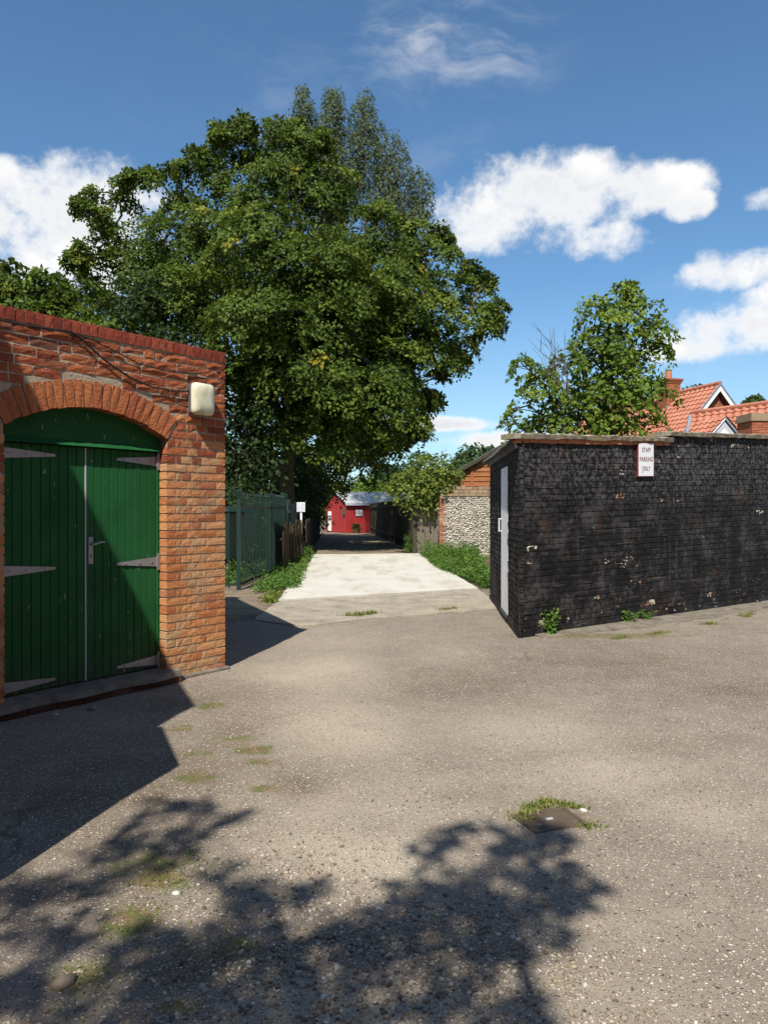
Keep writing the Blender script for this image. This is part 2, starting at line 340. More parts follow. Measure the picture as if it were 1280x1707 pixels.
# ------------------------------------------------------------------ helpers
WL = {}
def tag(o, label=None, cat=None, group=None, kind=None):
    if label: o['label'] = label
    if cat: o['category'] = cat
    if group: o['group'] = group
    if kind: o['kind'] = kind
    return o
def thing(name, label, cat, loc=(0, 0, 0), group=None):
    o = bpy.data.objects.new(name, None); C.objects.link(o); o.location = loc; o.empty_display_size = .2
    WL[o] = Vector(loc); return tag(o, label, cat, group)
def mk(name, V, Fc, mat, parent=None, loc=None, smooth=False, tint=None, bevel=0.0, **tg):
    """one mesh object from world-space vertices"""
    base = WL[parent] if parent else Vector(loc or (0, 0, 0))
    V = np.asarray(V, dtype=np.float64).reshape(-1, 3) - np.array(base)
    me = bpy.data.meshes.new(name)
    if isinstance(Fc, np.ndarray):
        k = Fc.shape[1]; nf = len(Fc)
        me.vertices.add(len(V)); me.vertices.foreach_set('co', V.astype(np.float32).ravel())
        me.loops.add(nf * k); me.loops.foreach_set('vertex_index', Fc.astype(np.int32).ravel())
        me.polygons.add(nf); me.polygons.foreach_set('loop_start', np.arange(0, nf * k, k, dtype=np.int32))
        me.update(calc_edges=True)
    else:
        me.from_pydata([tuple(v) for v in V], [], Fc); me.update()
    if smooth: me.polygons.foreach_set('use_smooth', np.ones(len(me.polygons), dtype=bool))
    if tint is not None:
        a = me.attributes.new('tint', 'FLOAT', 'FACE'); a.data.foreach_set('value', np.asarray(tint, dtype=np.float32))
    me.materials.append(MATS[mat])
    o = bpy.data.objects.new(name, me); C.objects.link(o)
    if parent: o.parent = parent; WL[o] = base
    else: o.location = base; WL[o] = base
    if bevel:
        b = o.modifiers.new('bevel', 'BEVEL'); b.width = bevel; b.segments = 1; b.limit_method = 'ANGLE'
    return tag(o, **tg)
class MB:
    def __init__(s): s.V = []; s.F = []; s.T = []
    def add(s, V, Fc, tint=0.5):
        n = len(s.V); s.V += [tuple(v) for v in V]; s.F += [[i + n for i in f] for f in Fc]; s.T += [tint] * len(Fc); return s
    def hexa(s, P, tint=.5):   # 8 points: bottom ring 0-3, top ring 4-7
        return s.add(P, [(3, 2, 1, 0), (4, 5, 6, 7), (0, 1, 5, 4), (1, 2, 6, 5), (2, 3, 7, 6), (3, 0, 4, 7)], tint)
    def box(s, fr, x0, x1, y0, y1, z0, z1, tint=.5):
        return s.hexa([fr(x, y, z) for z in (z0, z1) for x, y in ((x0, y0), (x1, y0), (x1, y1), (x0, y1))], tint)
    def prism(s, pts, z0, z1, tint=.5):
        n = len(pts); return s.add([(x, y, z0) for x, y in pts] + [(x, y, z1) for x, y in pts],
            [list(range(n))[::-1], list(range(n, 2 * n))] + [(i, (i + 1) % n, n + (i + 1) % n, n + i) for i in range(n)], tint)
    def tube(s, P, rad, n=8, tint=.5, cap=True):
        P = [Vector(p) for p in P]; rad = [rad] * len(P) if isinstance(rad, (int, float)) else rad
        V = []; up = Vector((0.13, 0.21, 0.97))
        for i, p in enumerate(P):
            d = (P[min(i + 1, len(P) - 1)] - P[max(i - 1, 0)]).normalized()
            a = d.cross(up)
            a = a.normalized() if a.length > .05 else d.cross(Vector((1, 0, 0))).normalized()
            b = d.cross(a)
            V += [p + (a * math.cos(2 * math.pi * k / n) + b * math.sin(2 * math.pi * k / n)) * rad[i] for k in range(n)]
        Fc = [(i * n + k, i * n + (k + 1) % n, (i + 1) * n + (k + 1) % n, (i + 1) * n + k) for i in range(len(P) - 1) for k in range(n)]
        if cap: Fc += [list(range(n))[::-1], list(range((len(P) - 1) * n, len(P) * n))]
        return s.add(V, Fc, tint)
    def build(s, name, mat, parent=None, **kw):
        return mk(name, s.V, s.F, mat, parent, tint=s.T, **kw)
class Frame:
    def __init__(s, o, ang, sh=0):
        s.o = Vector(o); s.a = ang; s.x = Vector((math.cos(ang), math.sin(ang), 0)); s.y = Vector((-s.x.y, s.x.x, 0))
    def __call__(s, x, y, z): return s.o + s.x * x + s.y * y + Vector((0, 0, z))
W0 = Frame((0, 0, 0), 0)

# value noise for height fields and masks
_rng = np.random.default_rng(5); _tab = _rng.random((256, 256))
def vnoise(x, y):
    xi = np.floor(x).astype(int); yi = np.floor(y).astype(int); fx = x - xi; fy = y - yi
    fx = fx * fx * (3 - 2 * fx); fy = fy * fy * (3 - 2 * fy)
    g = lambda a, b: _tab[a % 256, b % 256]
    return (g(xi, yi) * (1 - fx) + g(xi + 1, yi) * fx) * (1 - fy) + (g(xi, yi + 1) * (1 - fx) + g(xi + 1, yi + 1) * fx) * fy

# ------------------------------------------------------------------ brick pieces
random.seed(3)
BM = {}
def brick_mesh(kind, v, Lx, Hz, D, rough, shear=0.0, mat='brick_orange'):
    key = (kind, v, mat)
    if key in BM: return BM[key]
    rr = random.Random(hash((kind, v)) % 9999 + v * 7)
    nx, nz = 4, 3; V = []; c = .0025 + rough * .2
    for j in range(nz):
        for i in range(nx):
            u, w_ = i / (nx - 1), j / (nz - 1)
            e = (i in (0, nx - 1)) or (j in (0, nz - 1))
            x = (u - .5) * Lx; z = (w_ - .5) * Hz
            y = rr.uniform(-.6, .4) * rough + (c * rr.uniform(.4, 1.0) if e else 0)
            if e: x -= math.copysign(rr.uniform(0, .0012 + rough * .22), x) if i in (0, nx - 1) else 0; z -= math.copysign(rr.uniform(0, .001 + rough * .15), z) if j in (0, nz - 1) else 0
            V.append((x + shear * y, y, z))
    Fc = [(j * nx + i, j * nx + i + 1, (j + 1) * nx + i + 1, (j + 1) * nx + i) for j in range(nz - 1) for i in range(nx - 1)]
    per = [i for i in range(nx)] + [j * nx + nx - 1 for j in range(1, nz)] + [(nz - 1) * nx + i for i in range(nx - 2, -1, -1)] + [j * nx for j in range(nz - 2, 0, -1)]
    n0 = len(V)
    for k in per:
        x, y, z = V[k]; V.append((math.copysign(Lx / 2, x) * (1 if abs(x) > Lx * .4 else abs(x) / (Lx / 2)) + shear * D, D, z))
    m = len(per)
    Fc += [(per[k], n0 + k, n0 + (k + 1) % m, per[(k + 1) % m]) for k in range(m)]
    me = bpy.data.meshes.new('brick'); me.from_pydata(V, [], Fc); me.update(); me.materials.append(MATS[mat])
    BM[key] = me; return me
def put_brick(parent, fr, x, y, z, Lx, Hz, kind, mat, rough=.006, D=.12, rot=0.0, nv=6, shear=0.0, name='brick'):
    base = {'s': (.215, .065), 'h': (.1025, .065), 'q': (.05, .065), 'v': (.066, .225)}[kind[0]]
    me = brick_mesh(kind, random.randrange(nv), base[0], base[1], D, rough, shear, mat)
    o = bpy.data.objects.new(name, me); C.objects.link(o); o.parent = parent
    p = fr(x, y, z) - WL[parent]; o.location = p
    M = Matrix.Rotation(fr.a, 4, 'Z') @ Matrix.Rotation(rot, 4, 'Y')
    o.rotation_euler = M.to_euler(); o.scale = (Lx / base[0], 1, Hz / base[1]); return o

# ------------------------------------------------------------------ ground, yard, slab
mk('ground', [(-400, -300, -.03), (400, -300, -.03), (400, 700, -.03), (-400, 700, -.03)], [(0, 1, 2, 3)], 'earth', kind='structure')
gx = np.linspace(-6.5, 13.5, 300); gy = np.linspace(-8, 13.4, 330)
# finer rows close to the camera
gy = np.concatenate([np.arange(-8, 1.5, .2), np.arange(1.5, 6.5, .035), np.arange(6.5, 13.41, .07)])
gx = np.concatenate([np.arange(-9, -3, .15), np.arange(-3, 3.2, .04), np.arange(3.2, 14.1, .12)])
X, Y = np.meshgrid(gx, gy)
def patch(lst):
    m = np.zeros_like(X)
    for (x, y, rx, ry, s) in lst:
        g = gd(x, y); d = g.y; wx = rx / F * d; wy = ry * d * d / (F * H)
        m = np.maximum(m, s * np.exp(-(((X - g.x) / wx) ** 2 + ((Y - g.y) / wy) ** 2)))
    return m
nz1 = vnoise(X * 1.3, Y * 1.3) * .6 + vnoise(X * 5, Y * 5) * .3 + vnoise(X * 17, Y * 17) * .1
Z = .004 + .016 * nz1
moss = patch([(265, 1470, 60, 22, 1.0), (220, 1540, 60, 35, .9), (425, 1255, 40, 10, 1.0), (440, 1275, 40, 8, .8), (325, 1300, 45, 16, .75), (300, 1218, 30, 6, .9),
              (130, 1640, 60, 30, .9), (385, 1590, 60, 25, .8), (920, 1360, 85, 28, .7), (440, 1320, 30, 8, .8), (390, 1240, 70, 25, .55), (330, 1260, 60, 20, .5), (270, 1440, 120, 50, .6), (1000, 1062, 200, 6, .7), (350, 1180, 40, 9, .7), (500, 1190, 40, 12, .35), (700, 1420, 40, 12, .3), (300, 1690, 60, 15, .8)])
pale = patch([(540, 1110, 110, 60, .9), (560, 1220, 130, 60, .85), (600, 1340, 200, 60, .8), (560, 1430, 260, 60, .9), (860, 1220, 160, 40, .7), (980, 1290, 160, 40, .6), (620, 1660, 500, 60, .7), (720, 1090, 90, 30, .4), (1180, 1360, 140, 40, .6), (1000, 1560, 200, 70, .5)]) * (.55 + .9 * vnoise(X * 2.2 + 9, Y * 2.2))
dirt = patch([(505, 1310, 60, 22, .75), (150, 1320, 300, 120, .6), (120, 1500, 200, 60, .4), (330, 1170, 110, 25, .6), (560, 1620, 300, 60, .45), (1000, 1105, 260, 30, .55), (760, 1140, 120, 30, .5), (1200, 1150, 160, 30, .5), (330, 1620, 160, 60, .7), (400, 1210, 60, 30, .5), (1100, 1250, 90, 20, .35), (450, 1400, 50, 20, .4), (760, 1330, 80, 20, .35)]) * (.5 + 1.0 * vnoise(X * 4 + 3, Y * 4))
ny, nxx = X.shape; idx = np.arange(ny * nxx).reshape(ny, nxx)
Fq = np.stack([idx[:-1, :-1], idx[:-1, 1:], idx[1:, 1:], idx[1:, :-1]], -1).reshape(-1, 4)
yard = mk('yard', np.stack([X, Y, Z], -1), Fq, 'asphalt', smooth=True, kind='structure')
for nm, arr in (('moss', moss), ('pale', np.clip(pale, 0, 1)), ('dirt', np.clip(dirt, 0, 1))):
    a = yard.data.attributes.new(nm, 'FLOAT', 'POINT'); a.data.foreach_set('value', arr.astype(np.float32).ravel())

def ragged(pts, amp, step, seed):
    r = random.Random(seed); out = []
    for i, p in enumerate(pts):
        q_ = pts[(i + 1) % len(pts)]; L_ = (q_ - p).length; n = max(1, int(L_ / step))
        for k in range(n):
            v = p.lerp(q_, k / n); a = amp if k else 0
            out.append((v.x + r.uniform(-a, a), v.y + r.uniform(-a, a)))
    return out
def slab(name, pts, z0, z1, mat, amp=.03, step=.3, seed=1, **kw):
    m = MB(); m.prism(ragged(pts, amp, step, seed), z0, z1); return m.build(name, mat, **kw)
slab('concrete_apron', [gd(425, 1036), gd(505, 1047), gd(600, 1036), gd(720, 1027), gd(845, 1016), gd(800, 985.5), gd(462, 1005.5)], -.02, .028, 'concrete_rough', .035, .25, 4, kind='structure')
slab('track', [Vector((-2.7, 22)), Vector((1.5, 22)), Vector((1.2, 30)), Vector((.1, 40)), Vector((-.5, 60)), Vector((-8, 60)), Vector((-4, 36)), Vector((-2.6, 28))], -.03, .006, 'track', .12, .6, 5, kind='structure')
a, b, c_, d_ = gd(464, 1005), gd(797, 985), gd(697, 924.5), gd(519, 926.5)
m1 = (b.lerp(c_, .52), a.lerp(d_, .52))
slab('driveway_slab', [a, b, m1[0], m1[1]], -.02, .052, 'concrete_pale', .009, .35, 6, kind='structure')
slab('driveway_slab', [m1[1] + Vector((0, .012, 0)), m1[0] + Vector((.06, .012, 0)), c_, d_], -.02, .046, 'concrete_pale', .022, .35, 7, kind='structure')
slab('paving_flag', [gd(800, 986), gd(822, 984), gd(824, 1002), gd(835, 1012)], -.02, .034, 'stone_strip', .01, .3, 9, kind='structure')
slab('side_bed', [gd(330, 1040), gd(430, 1034), gd(466, 1003), gd(520, 924), gd(470, 924), Vector((-3.2, 14.2, 0))], -.03, .020, 'track', .04, .3, 11, kind='structure')

# ------------------------------------------------------------------ brick coach house (left)
FA = Frame((-1.53, 7.23, 0), math.atan2(.794, .607))     # x = -t runs along the facade, y inwards
bh = thing('coach_house', 'orange-red brick coach house with arched green double doors and brick-on-edge parapet', 'building', (-1.53, 7.23, 0))
TL, TR, TE = 2.108, .674, 3.1
SPR, RISE, half = 2.18, .20, (2.108 - .674) / 2
tc_ = (TL + TR) / 2; Rin = (half ** 2 + RISE ** 2) / (2 * RISE); zc = SPR + RISE - Rin; Rout = Rin + .225
th = math.asin(half / Rin); zsk = zc + Rout * math.cos(th); xsk = Rout * math.sin(th)
TOP = 2.965
def hw(z):
    if z < SPR: return half
    if z < zsk: return half + (xsk - half) * (z - SPR) / (zsk - SPR)
    return math.sqrt(max(0, Rout ** 2 - (z - zc) ** 2))
body = MB(); g = .0075
body.box(FA, -TR + .008, -.012, g, .34, 0, TOP); body.box(FA, -TE, -TL - .008, g, .34, 0, TOP)
N = 28
for k in range(N):
    ta, tb = TR - .008 + (TL - TR + .016) * k / N, TR - .008 + (TL - TR + .016) * (k + 1) / N
    zz = lambda t_: zc + math.sqrt(max(.01, Rin ** 2 - (t_ - tc_) ** 2)) + .008
    za, zb = zz(ta), zz(tb)
    body.hexa([FA(-tb, g, zb), FA(-ta, g, za), FA(-ta, .34, za), FA(-tb, .34, zb), FA(-tb, g, TOP), FA(-ta, g, TOP), FA(-ta, .34, TOP), FA(-tb, .34, TOP)])
body.build('wall', 'mortar', bh)
# end wall and back of the building (oblique plan), flat roof behind the parapet
Ed = Vector((-.41, .912, 0))
ew = MB(); P0 = FA(-.012, .02, 0); pts = [P0, P0 + Ed * 4.0, FA(-TE, .02, 0) + Ed * 4.0, FA(-TE, .02, 0)]
for i in (0, 1, 2):
    A_, B_ = pts[i], pts[i + 1]; dv = (B_ - A_).normalized(); nn = Vector((-dv.y, dv.x, 0)) * .22
    ew.hexa([A_, B_, B_ + nn, A_ + nn] + [v + Vector((0, 0, 2.96)) for v in (A_, B_, B_ + nn, A_ + nn)])
ew.build('rear_wall', 'brick_pier', bh)
rf = MB(); rf.prism([(p_.x, p_.y) for p_ in (pts[0] + Ed * .3, pts[1], pts[2], pts[3] + Ed * .3)], 2.7, 2.78); rf.build('roof', 'roof_felt', bh)

def fmat(z, x):
    pr = (z - 1.75) / .7
    return 'brick_red' if random.random() < pr else 'brick_orange'
CH = .0755; z = .012
k = 0
while z + .066 < TOP + .012:
    zt = min(z + .0635, TOP - .002); zm = (z + zt) / 2; hz_ = zt - z
    hmax = max(hw(z), hw(zt)) if zt > SPR else half
    if z > zsk - .01: hmax = hw(z)
    up = z > 2.25
    spans = []
    if z >= zc + Rout - .002: spans = [(0, TE)]
    else: spans = [(0, tc_ - hmax - (.008 if zt > SPR else 0)), (tc_ + hmax + (.008 if zt > SPR else 0), TE)]
    for si, (ta, tb) in enumerate(spans):
        seq = []
        if not up and si == 0: seq = [.1, .215, .1025, .215] if k % 2 else [.215, .047, .1025, .1025, .047, .1025]
        else:
            r_ = random.Random(k * 5 + si)
            seq = [(.1025 if (k % 2) else .215)] + [r_.choice([.215, .215, .1025, .1025, .17, .24]) for _ in range(30)]
        t_ = ta
        for j, l_ in enumerate(seq):
            if t_ > tb - .03: break
            l_ = min(l_, tb - t_)
            if tb - (t_ + l_ + .013) < .035: l_ = tb - t_
            if j == len(seq) - 1 and not up and si == 0: l_ = tb - t_
            kind = 's' if l_ > .16 else ('h' if l_ > .08 else 'q')
            jit = .004 if up else .002
            mt = fmat(zm, 0)
            rg = .009 if up else .003
            put_brick(bh, FA, -(t_ + l_ / 2), random.uniform(-jit, jit) * (.8 if up else .6), zm + random.uniform(-1, 1) * (.003 if up else .001), max(.03, l_ - (random.uniform(-.003, .004) if up else 0)), hz_ * (random.uniform(.95, 1.06) if up else random.uniform(.97, 1.02)),
                      kind + ('r' if up else 'o'), mt, rg, .13, random.gauss(0, .013) if up else random.gauss(0, .004), 7)
            t_ += l_ + .013
    z += CH * (random.uniform(.97, 1.05) if up else 1); k += 1
NV = 20
for i in range(NV):
    an = -th + 2 * th * (i + .5) / NV
    rm = (Rin + Rout) / 2
    put_brick(bh, FA, -tc_ + rm * math.sin(an), random.uniform(-.008, -.002), zc + rm * math.cos(an), 2 * th * Rin / NV - .004, .225 + random.uniform(-.012, .006), 'v', 'brick_arch', .006, .13, an + random.gauss(0, .008), 8, name='arch_brick')
for i in range(41):
    put_brick(bh, FA, -(.037 + i * .0752), random.uniform(-.012, -.004), 3.015 + random.uniform(-.002, .002), .066, .098, 'hc', 'brick_coping', .002, .225, random.gauss(0, .006), 4, name='coping_brick')
mb = MB(); mb.box(FA, -TE, -.006, .003, .21, TOP - .004, 3.055); mb.build('coping_bed', 'mortar', bh)

# doors
DY = .114
dm = MB(); dm.box(FA, -TL - .02, -TL + .03, DY - .012, DY + .06, .1, 2.24); dm.box(FA, -TR - .03, -TR + .02, DY - .012, DY + .06, .1, 2.24)
fr_ = dm.build('door_frame', 'green_paint', bh, bevel=.004)
dm = MB(); xa, xb = -TL + .03, -TR - .03; dm.hexa([FA(xa, DY - .055, 2.072), FA(xb, DY - .055, 2.072), FA(xb, DY + .05, 2.072), FA(xa, DY + .05, 2.072), FA(xa, DY - .012, 2.112), FA(xb, DY - .012, 2.112), FA(xb, DY + .05, 2.112), FA(xa, DY + .05, 2.112)]); dm.build('transom', 'green_paint', bh)
dm = MB(); dm.box(FA, -TL - .02, -TR + .02, DY - .004, DY + .03, 2.113, 2.45); dm.build('fanlight_panel', 'green_paint', bh)
tA, tB = TL - .032, TR + .032; tm = (tA + tB) / 2
for s, (ta, tb) in enumerate(((tm + .004, tA), (tB, tm - .004))):
    lf = MB(); lf.box(FA, -tb, -ta, DY + .022, DY + .045, .135, 2.068); leaf = lf.build('door', 'green_paint', bh)
    nb = 9; wb = (tb - ta) / nb
    for i in range(nb):
        bb = MB(); bb.box(FA, -(ta + wb * (i + 1)) + .0012, -(ta + wb * i) - .0012, DY + random.uniform(-.0015, .0015), DY + .022, .135, 2.066); o = bb.build('plank', 'green_paint', leaf, bevel=.0045)
    for zz_ in (1.985, 1.085, .20):
        hg = MB(); sg = 1
        if s == 0: r0, tip = tb - .002, tb - .42
        else: r0, tip = ta + .002, ta + .40; 
        xr, xt = -r0, -tip
        y0, y1 = DY - .009, DY - .003
        zb_, zt_ = zz_ - .042, zz_ + .042
        off = -.01
        P = [(xr, zb_), (xt, zz_ - .010 + off * 0), (xt, zz_ + .010), (xr, zt_)]
        if xt < xr: P = P[::-1]
        hg.hexa([FA(x, y0, zq) for x, zq in P] + [FA(x, y1, zq) for x, zq in P])
        for u in (.12, .45, .8):
            xb = xr + (xt - xr) * u; hg.box(FA, xb - .008, xb + .008, y0 - .006, y0, zz_ - .008, zz_ + .008)
        h_ = hg.build('strap_hinge', 'galv', leaf)
        pl = MB(); sx = 1 if s else -1
        x0_ = xr + (.004 if s else -.030); pl.box(FA, x0_, x0_ + .026, DY - .022, DY - .012, zz_ - .075, zz_ + .075); pl.tube([FA(xr + .002 * sx, DY - .016, zz_ - .05), FA(xr + .002 * sx, DY - .016, zz_ + .05)], .008)
        pl.build('hinge_plate', 'galv', leaf)
mb = MB(); mb.box(FA, -tm - .006, -tm + .005, DY - .004, DY + .01, .137, 2.064); mb.build('cover_strip', 'sign_grey', bh)
mb = MB(); mb.box(FA, -tm + .022, -tm + .066, DY - .008, DY - .001, 1.10, 1.325); hp = mb.build('handle_plate', 'galv', bh, bevel=.002)
mb = MB(); x0 = -tm + .044; mb.tube([FA(x0, DY - .008, 1.265), FA(x0, DY - .045, 1.265)], .009)
mb.tube([FA(x0 - .004, DY - .045, 1.264), FA(x0 + .03, DY - .048, 1.270), FA(x0 + .07, DY - .046, 1.282), FA(x0 + .105, DY - .042, 1.280)], [.009, .0085, .0075, .006]); mb.build('lever', 'galv', hp)
mb = MB(); mb.box(FA, x0 - .005, x0 + .005, DY - .0095, DY - .008, 1.15, 1.175); mb.build('keyhole', 'cable', hp)
# door step: worn concrete on brick
st = thing('door_step', 'worn concrete and brick step under the green double doors', 'step', FA(-1.4, -.1, 0))
mb = MB(); n = 14
for i in range(n):
    xa, xb = -2.9 + 2.32 * i / n, -2.9 + 2.32 * (i + 1) / n
    f = lambda x: -.135 + .03 * math.sin(x * 9) + .012 * math.sin(x * 31)
    mb.hexa([FA(xa, f(xa), .070), FA(xb, f(xb), .070), FA(xb, .20, .075), FA(xa, .20, .075), FA(xa, f(xa) + .012, .118), FA(xb, f(xb) + .012, .118), FA(xb, .20, .128), FA(xa, .20, .128)])
mb.build('step_slab', 'stone_strip', st)
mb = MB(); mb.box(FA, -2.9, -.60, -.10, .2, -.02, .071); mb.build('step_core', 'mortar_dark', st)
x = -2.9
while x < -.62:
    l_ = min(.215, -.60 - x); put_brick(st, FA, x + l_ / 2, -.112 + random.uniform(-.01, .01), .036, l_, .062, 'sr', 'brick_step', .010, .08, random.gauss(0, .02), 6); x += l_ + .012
mb = MB(); mb.box(FA, -.60, .03, -.045, .03, -.02, .045); mb.build('pier_footing', 'stone_strip', bh, bevel=.012)

# bulkhead lamp
lp = thing('wall_lamp', 'square cream bulkhead lamp fixed to the brick pier', 'wall lamp', FA(-.33, 0, 2.43))
lx, lz = -.33, 2.572
mb = MB(); mb.box(FA, lx - .115, lx + .115, -.045, .004, lz - .14, lz + .14); mb.build('base', 'lamp_base', lp, bevel=.015)
V = []; Fc = []; nr = 28; prof = [(.118, .144, -.045), (.122, .148, -.060), (.120, .146, -.085), (.108, .134, -.108), (.085, .112, -.120), (.04, .06, -.126)]
for (a_, b_, y_) in prof:
    for k in range(nr):
        an = 2 * math.pi * (k + .5) / nr; cx, cz = math.cos(an), math.sin(an); e = .28
        V.append(FA(lx + a_ * math.copysign(abs(cx) ** e, cx), y_, lz + b_ * math.copysign(abs(cz) ** e, cz)))
for i in range(len(prof) - 1):
    Fc += [(i * nr + k, i * nr + (k + 1) % nr, (i + 1) * nr + (k + 1) % nr, (i + 1) * nr + k) for k in range(nr)]
Fc.append([(len(prof) - 1) * nr + k for k in range(nr)])
mk('diffuser', V, Fc, 'lamp_diffuser', lp, smooth=True)
mb = MB()
for sx in (-1, 1):
    for sz in (-1, 1): mb.tube([FA(lx + sx * .104, -.06, lz + sz * .128), FA(lx + sx * .104, -.088, lz + sz * .128)], .008)
mb.build('screws', 'galv', lp)
mb = MB(); mb.tube([FA(lx + .119 * math.copysign(abs(math.cos(u)) ** .28, math.cos(u)), -.052, lz + .145 * math.copysign(abs(math.sin(u)) ** .28, math.sin(u))) for u in np.linspace(.06, 2 * math.pi + .06, 41)], .007, 5); mb.build('rim', 'lamp_base', lp)
# cables clipped along the wall
def on_wall(x, y, off=-.012):
    kx = (x - 640) / F; t_ = (-1.53 - 7.23 * kx) / (.607 - .794 * kx); d = 7.23 - .794 * t_
    return FA(-t_, off, H + (HY - y) / F * d)
def cable(pts, r, lab, off=-.012):
    P = [on_wall(x, y, off) for x, y in pts]; m = MB(); m.tube(P, r, 6); b0 = P[0]
    m.build('cable', 'cable', loc=b0, label=lab, cat='cable', group='cables on the brick facade')
cable([(-20, 530), (40, 543), (90, 550), (115, 553), (135, 566), (160, 590), (185, 610), (215, 630), (250, 645), (285, 652), (312, 652)], .008, 'black cable sagging from under the coping down to the wall lamp', -.022)
cable([(115, 553), (150, 566), (190, 585), (230, 606), (270, 617), (305, 623), (340, 622), (374, 610)], .005, 'thin dark wire crossing the bricks above the wall lamp')
cable([(348, 650), (360, 642), (372, 634), (374, 630)], .006, 'short black cable from the wall lamp to the building corner')

# ------------------------------------------------------------------ black painted shed and wall (right)
CB = Vector((1.62, 8.97, 0)); aw = math.atan2(.594, .805)
class TiltFrame(Frame):
    def __call__(s, x, y, z): return s.o + s.x * x + s.y * y + Vector((0, 0, z * (1 + .0165 * max(0, x))))
FB = TiltFrame(CB, aw); vs = Vector((.052, .9986, 0)); FS = Frame(CB, math.atan2(vs.y, vs.x) + math.pi)   # FS x runs towards the camera: use -x
FSv = Frame(CB, math.atan2(vs.y, vs.x))                     # x away along the side, y to the left (outwards)
sh = (vs.dot(FB.x)) / (vs.dot(FB.y))
bs = thing('black_outbuilding', 'black painted brick outbuilding with corrugated roof and a narrow white door', 'building', CB)
XJ, XE = 3.09, 9.0
b = MB(); Tt = 2.385
def shp(x0, x1, z0, z1, D=.22, s0=0.0, s1=0.0):
    b.hexa([FB(x0 + s0 * .007, .007, z0), FB(x1, .007, z0), FB(x1 + s1 * D, D, z0), FB(x0 + s0 * D, D, z0), FB(x0 + s0 * .007, .007, z1), FB(x1, .007, z1), FB(x1 + s1 * D, D, z1), FB(x0 + s0 * D, D, z1)])
shp(.018, XJ, -.02, Tt, .22, sh); shp(XJ + .001, XE, -.02, 2.489)
b.build('wall', 'black_paint', bs)
b = MB()
q0, q1, q2 = 1.19, 2.08, 3.9
for (xa, xb, za, zb) in ((.02, q0, -.02, 2.40), (q1, q2, -.02, 2.40), (q0, q1, 2.17, 2.40), (q0, q1, -.02, .10)):
    k0 = .822 if xa < .1 else 0.0
    b.hexa([FSv(xa + k0 * .22, -.22, za), FSv(xb, -.22, za), FSv(xb, -.012, za), FSv(xa + k0 * .012, -.012, za), FSv(xa + k0 * .22, -.22, zb), FSv(xb, -.22, zb), FSv(xb, -.012, zb), FSv(xa + k0 * .012, -.012, zb)])
bk = CB + vs * q2; bk2 = FB(XJ + .2, .2, 0) + vs * 2.0
b.prism([(bk.x, bk.y), (bk2.x, bk2.y + .5), (bk2.x, bk2.y + .3), (bk.x + .02, bk.y - .2)], -.02, 2.4)
b.build('side_wall', 'black_paint', bs)
# plinth
b = MB(); b.hexa([FB(-.012, -.014, -.02), FB(XE, -.014, -.02), FB(XE, .10, -.02), FB(.10 * sh - .012, .10, -.02), FB(-.005, -.004, .118), FB(XE, -.004, .122), FB(XE, .10, .122), FB(.10 * sh - .005, .10, .118)])
b.build('plinth', 'black_paint', bs, bevel=.006)
b = MB(); b.hexa([FSv(.11, -.1, -.02), FSv(q0, -.1, -.02), FSv(q0, .018, -.02), FSv(.0, .018, -.02), FSv(.11, -.1, .10), FSv(q0, -.1, .10), FSv(q0, .012, .10), FSv(.0, .012, .10)]); b.box(FSv, q0, q1, -.1, .022, -.02, .075); b.box(FSv, q1, q2, -.1, .016, -.02, .10); b.build('side_plinth', 'black_paint', bs)
# bricks
def wall_px(x, y):
    kx = (x - 640) / F; tt_ = (CB.x - CB.y * kx) / (kx * FB.x.y - FB.x.x); d = CB.y + FB.x.y * tt_
    return tt_, (H + (HY - y) / F * d) / (1 + .0165 * tt_)
bare = [wall_px(*p_) for p_ in ((1056, 973), (1038, 941), (880, 941), (873, 917), (890, 917), (1133, 837), (1132, 760), (1105, 838), (1095, 770), (1045, 937), (1012, 937), (992, 998), (899, 1039), (1076, 1003), (1086, 1003), (1130, 737), (1185, 737), (1245, 742), (1180, 995), (1265, 858), (1225, 745), (1036, 829), (1037, 789), (1100, 732), (888, 735), (905, 735), (925, 736))]
bare_used = set()
rr = random.Random(12); BR = []
zc0 = .128; k = 0; cz = .0762
while zc0 < 2.42:
    x = 0.0; top = zc0 + .066
    seq_off = (k % 2)
    j = 0
    while x < XE:
        l_ = .215 if (j + seq_off) % 2 == 0 else .1025
        if k % 5 == 3: l_ = .1025
        if rr.random() < .2: l_ = rr.choice([.215, .1025, .16])
        if not (x + l_ / 2 < XJ and top > Tt + .004):
            BR.append((x, l_, zc0, k, j == 0))
        x += l_ + .010; j += 1
    zc0 += cz; k += 1
BR.sort(key=lambda t_: t_[0] + .15 * abs(t_[2] - 1.5))
rest = MB(); bare_rest = MB()
def brick_geo(mb_, fr, x, l_, z0, h, D, shear, y0, tint=.5, sgn=1):
    e = .004
    f = [(x + e, z0 + e), (x + l_ - e, z0 + e), (x + l_ - e, z0 + h - e), (x + e, z0 + h - e)]
    bq = [(x, z0), (x + l_, z0), (x + l_, z0 + h), (x, z0 + h)]
    jy = [y0 + rr.uniform(-.0025, .0025) for _ in range(4)]
    V = [fr(a_ + shear * y_ * 1, y_ * sgn, c__) for (a_, c__), y_ in zip(f, jy)] + [fr(a_ + shear * (y0 + .005), (y0 + .005) * sgn, c__) for a_, c__ in bq] + [fr(a_ + shear * D, D * sgn, c__) for a_, c__ in bq]
    Fc = [(0, 1, 2, 3)] + [(i, i + 4, (i + 1) % 4 + 4, (i + 1) % 4) for i in range(4)] + [(i + 4, i + 8, (i + 1) % 4 + 8, (i + 1) % 4 + 4) for i in range(4)]
    mb_.add(V, Fc, tint)
nobj = 0
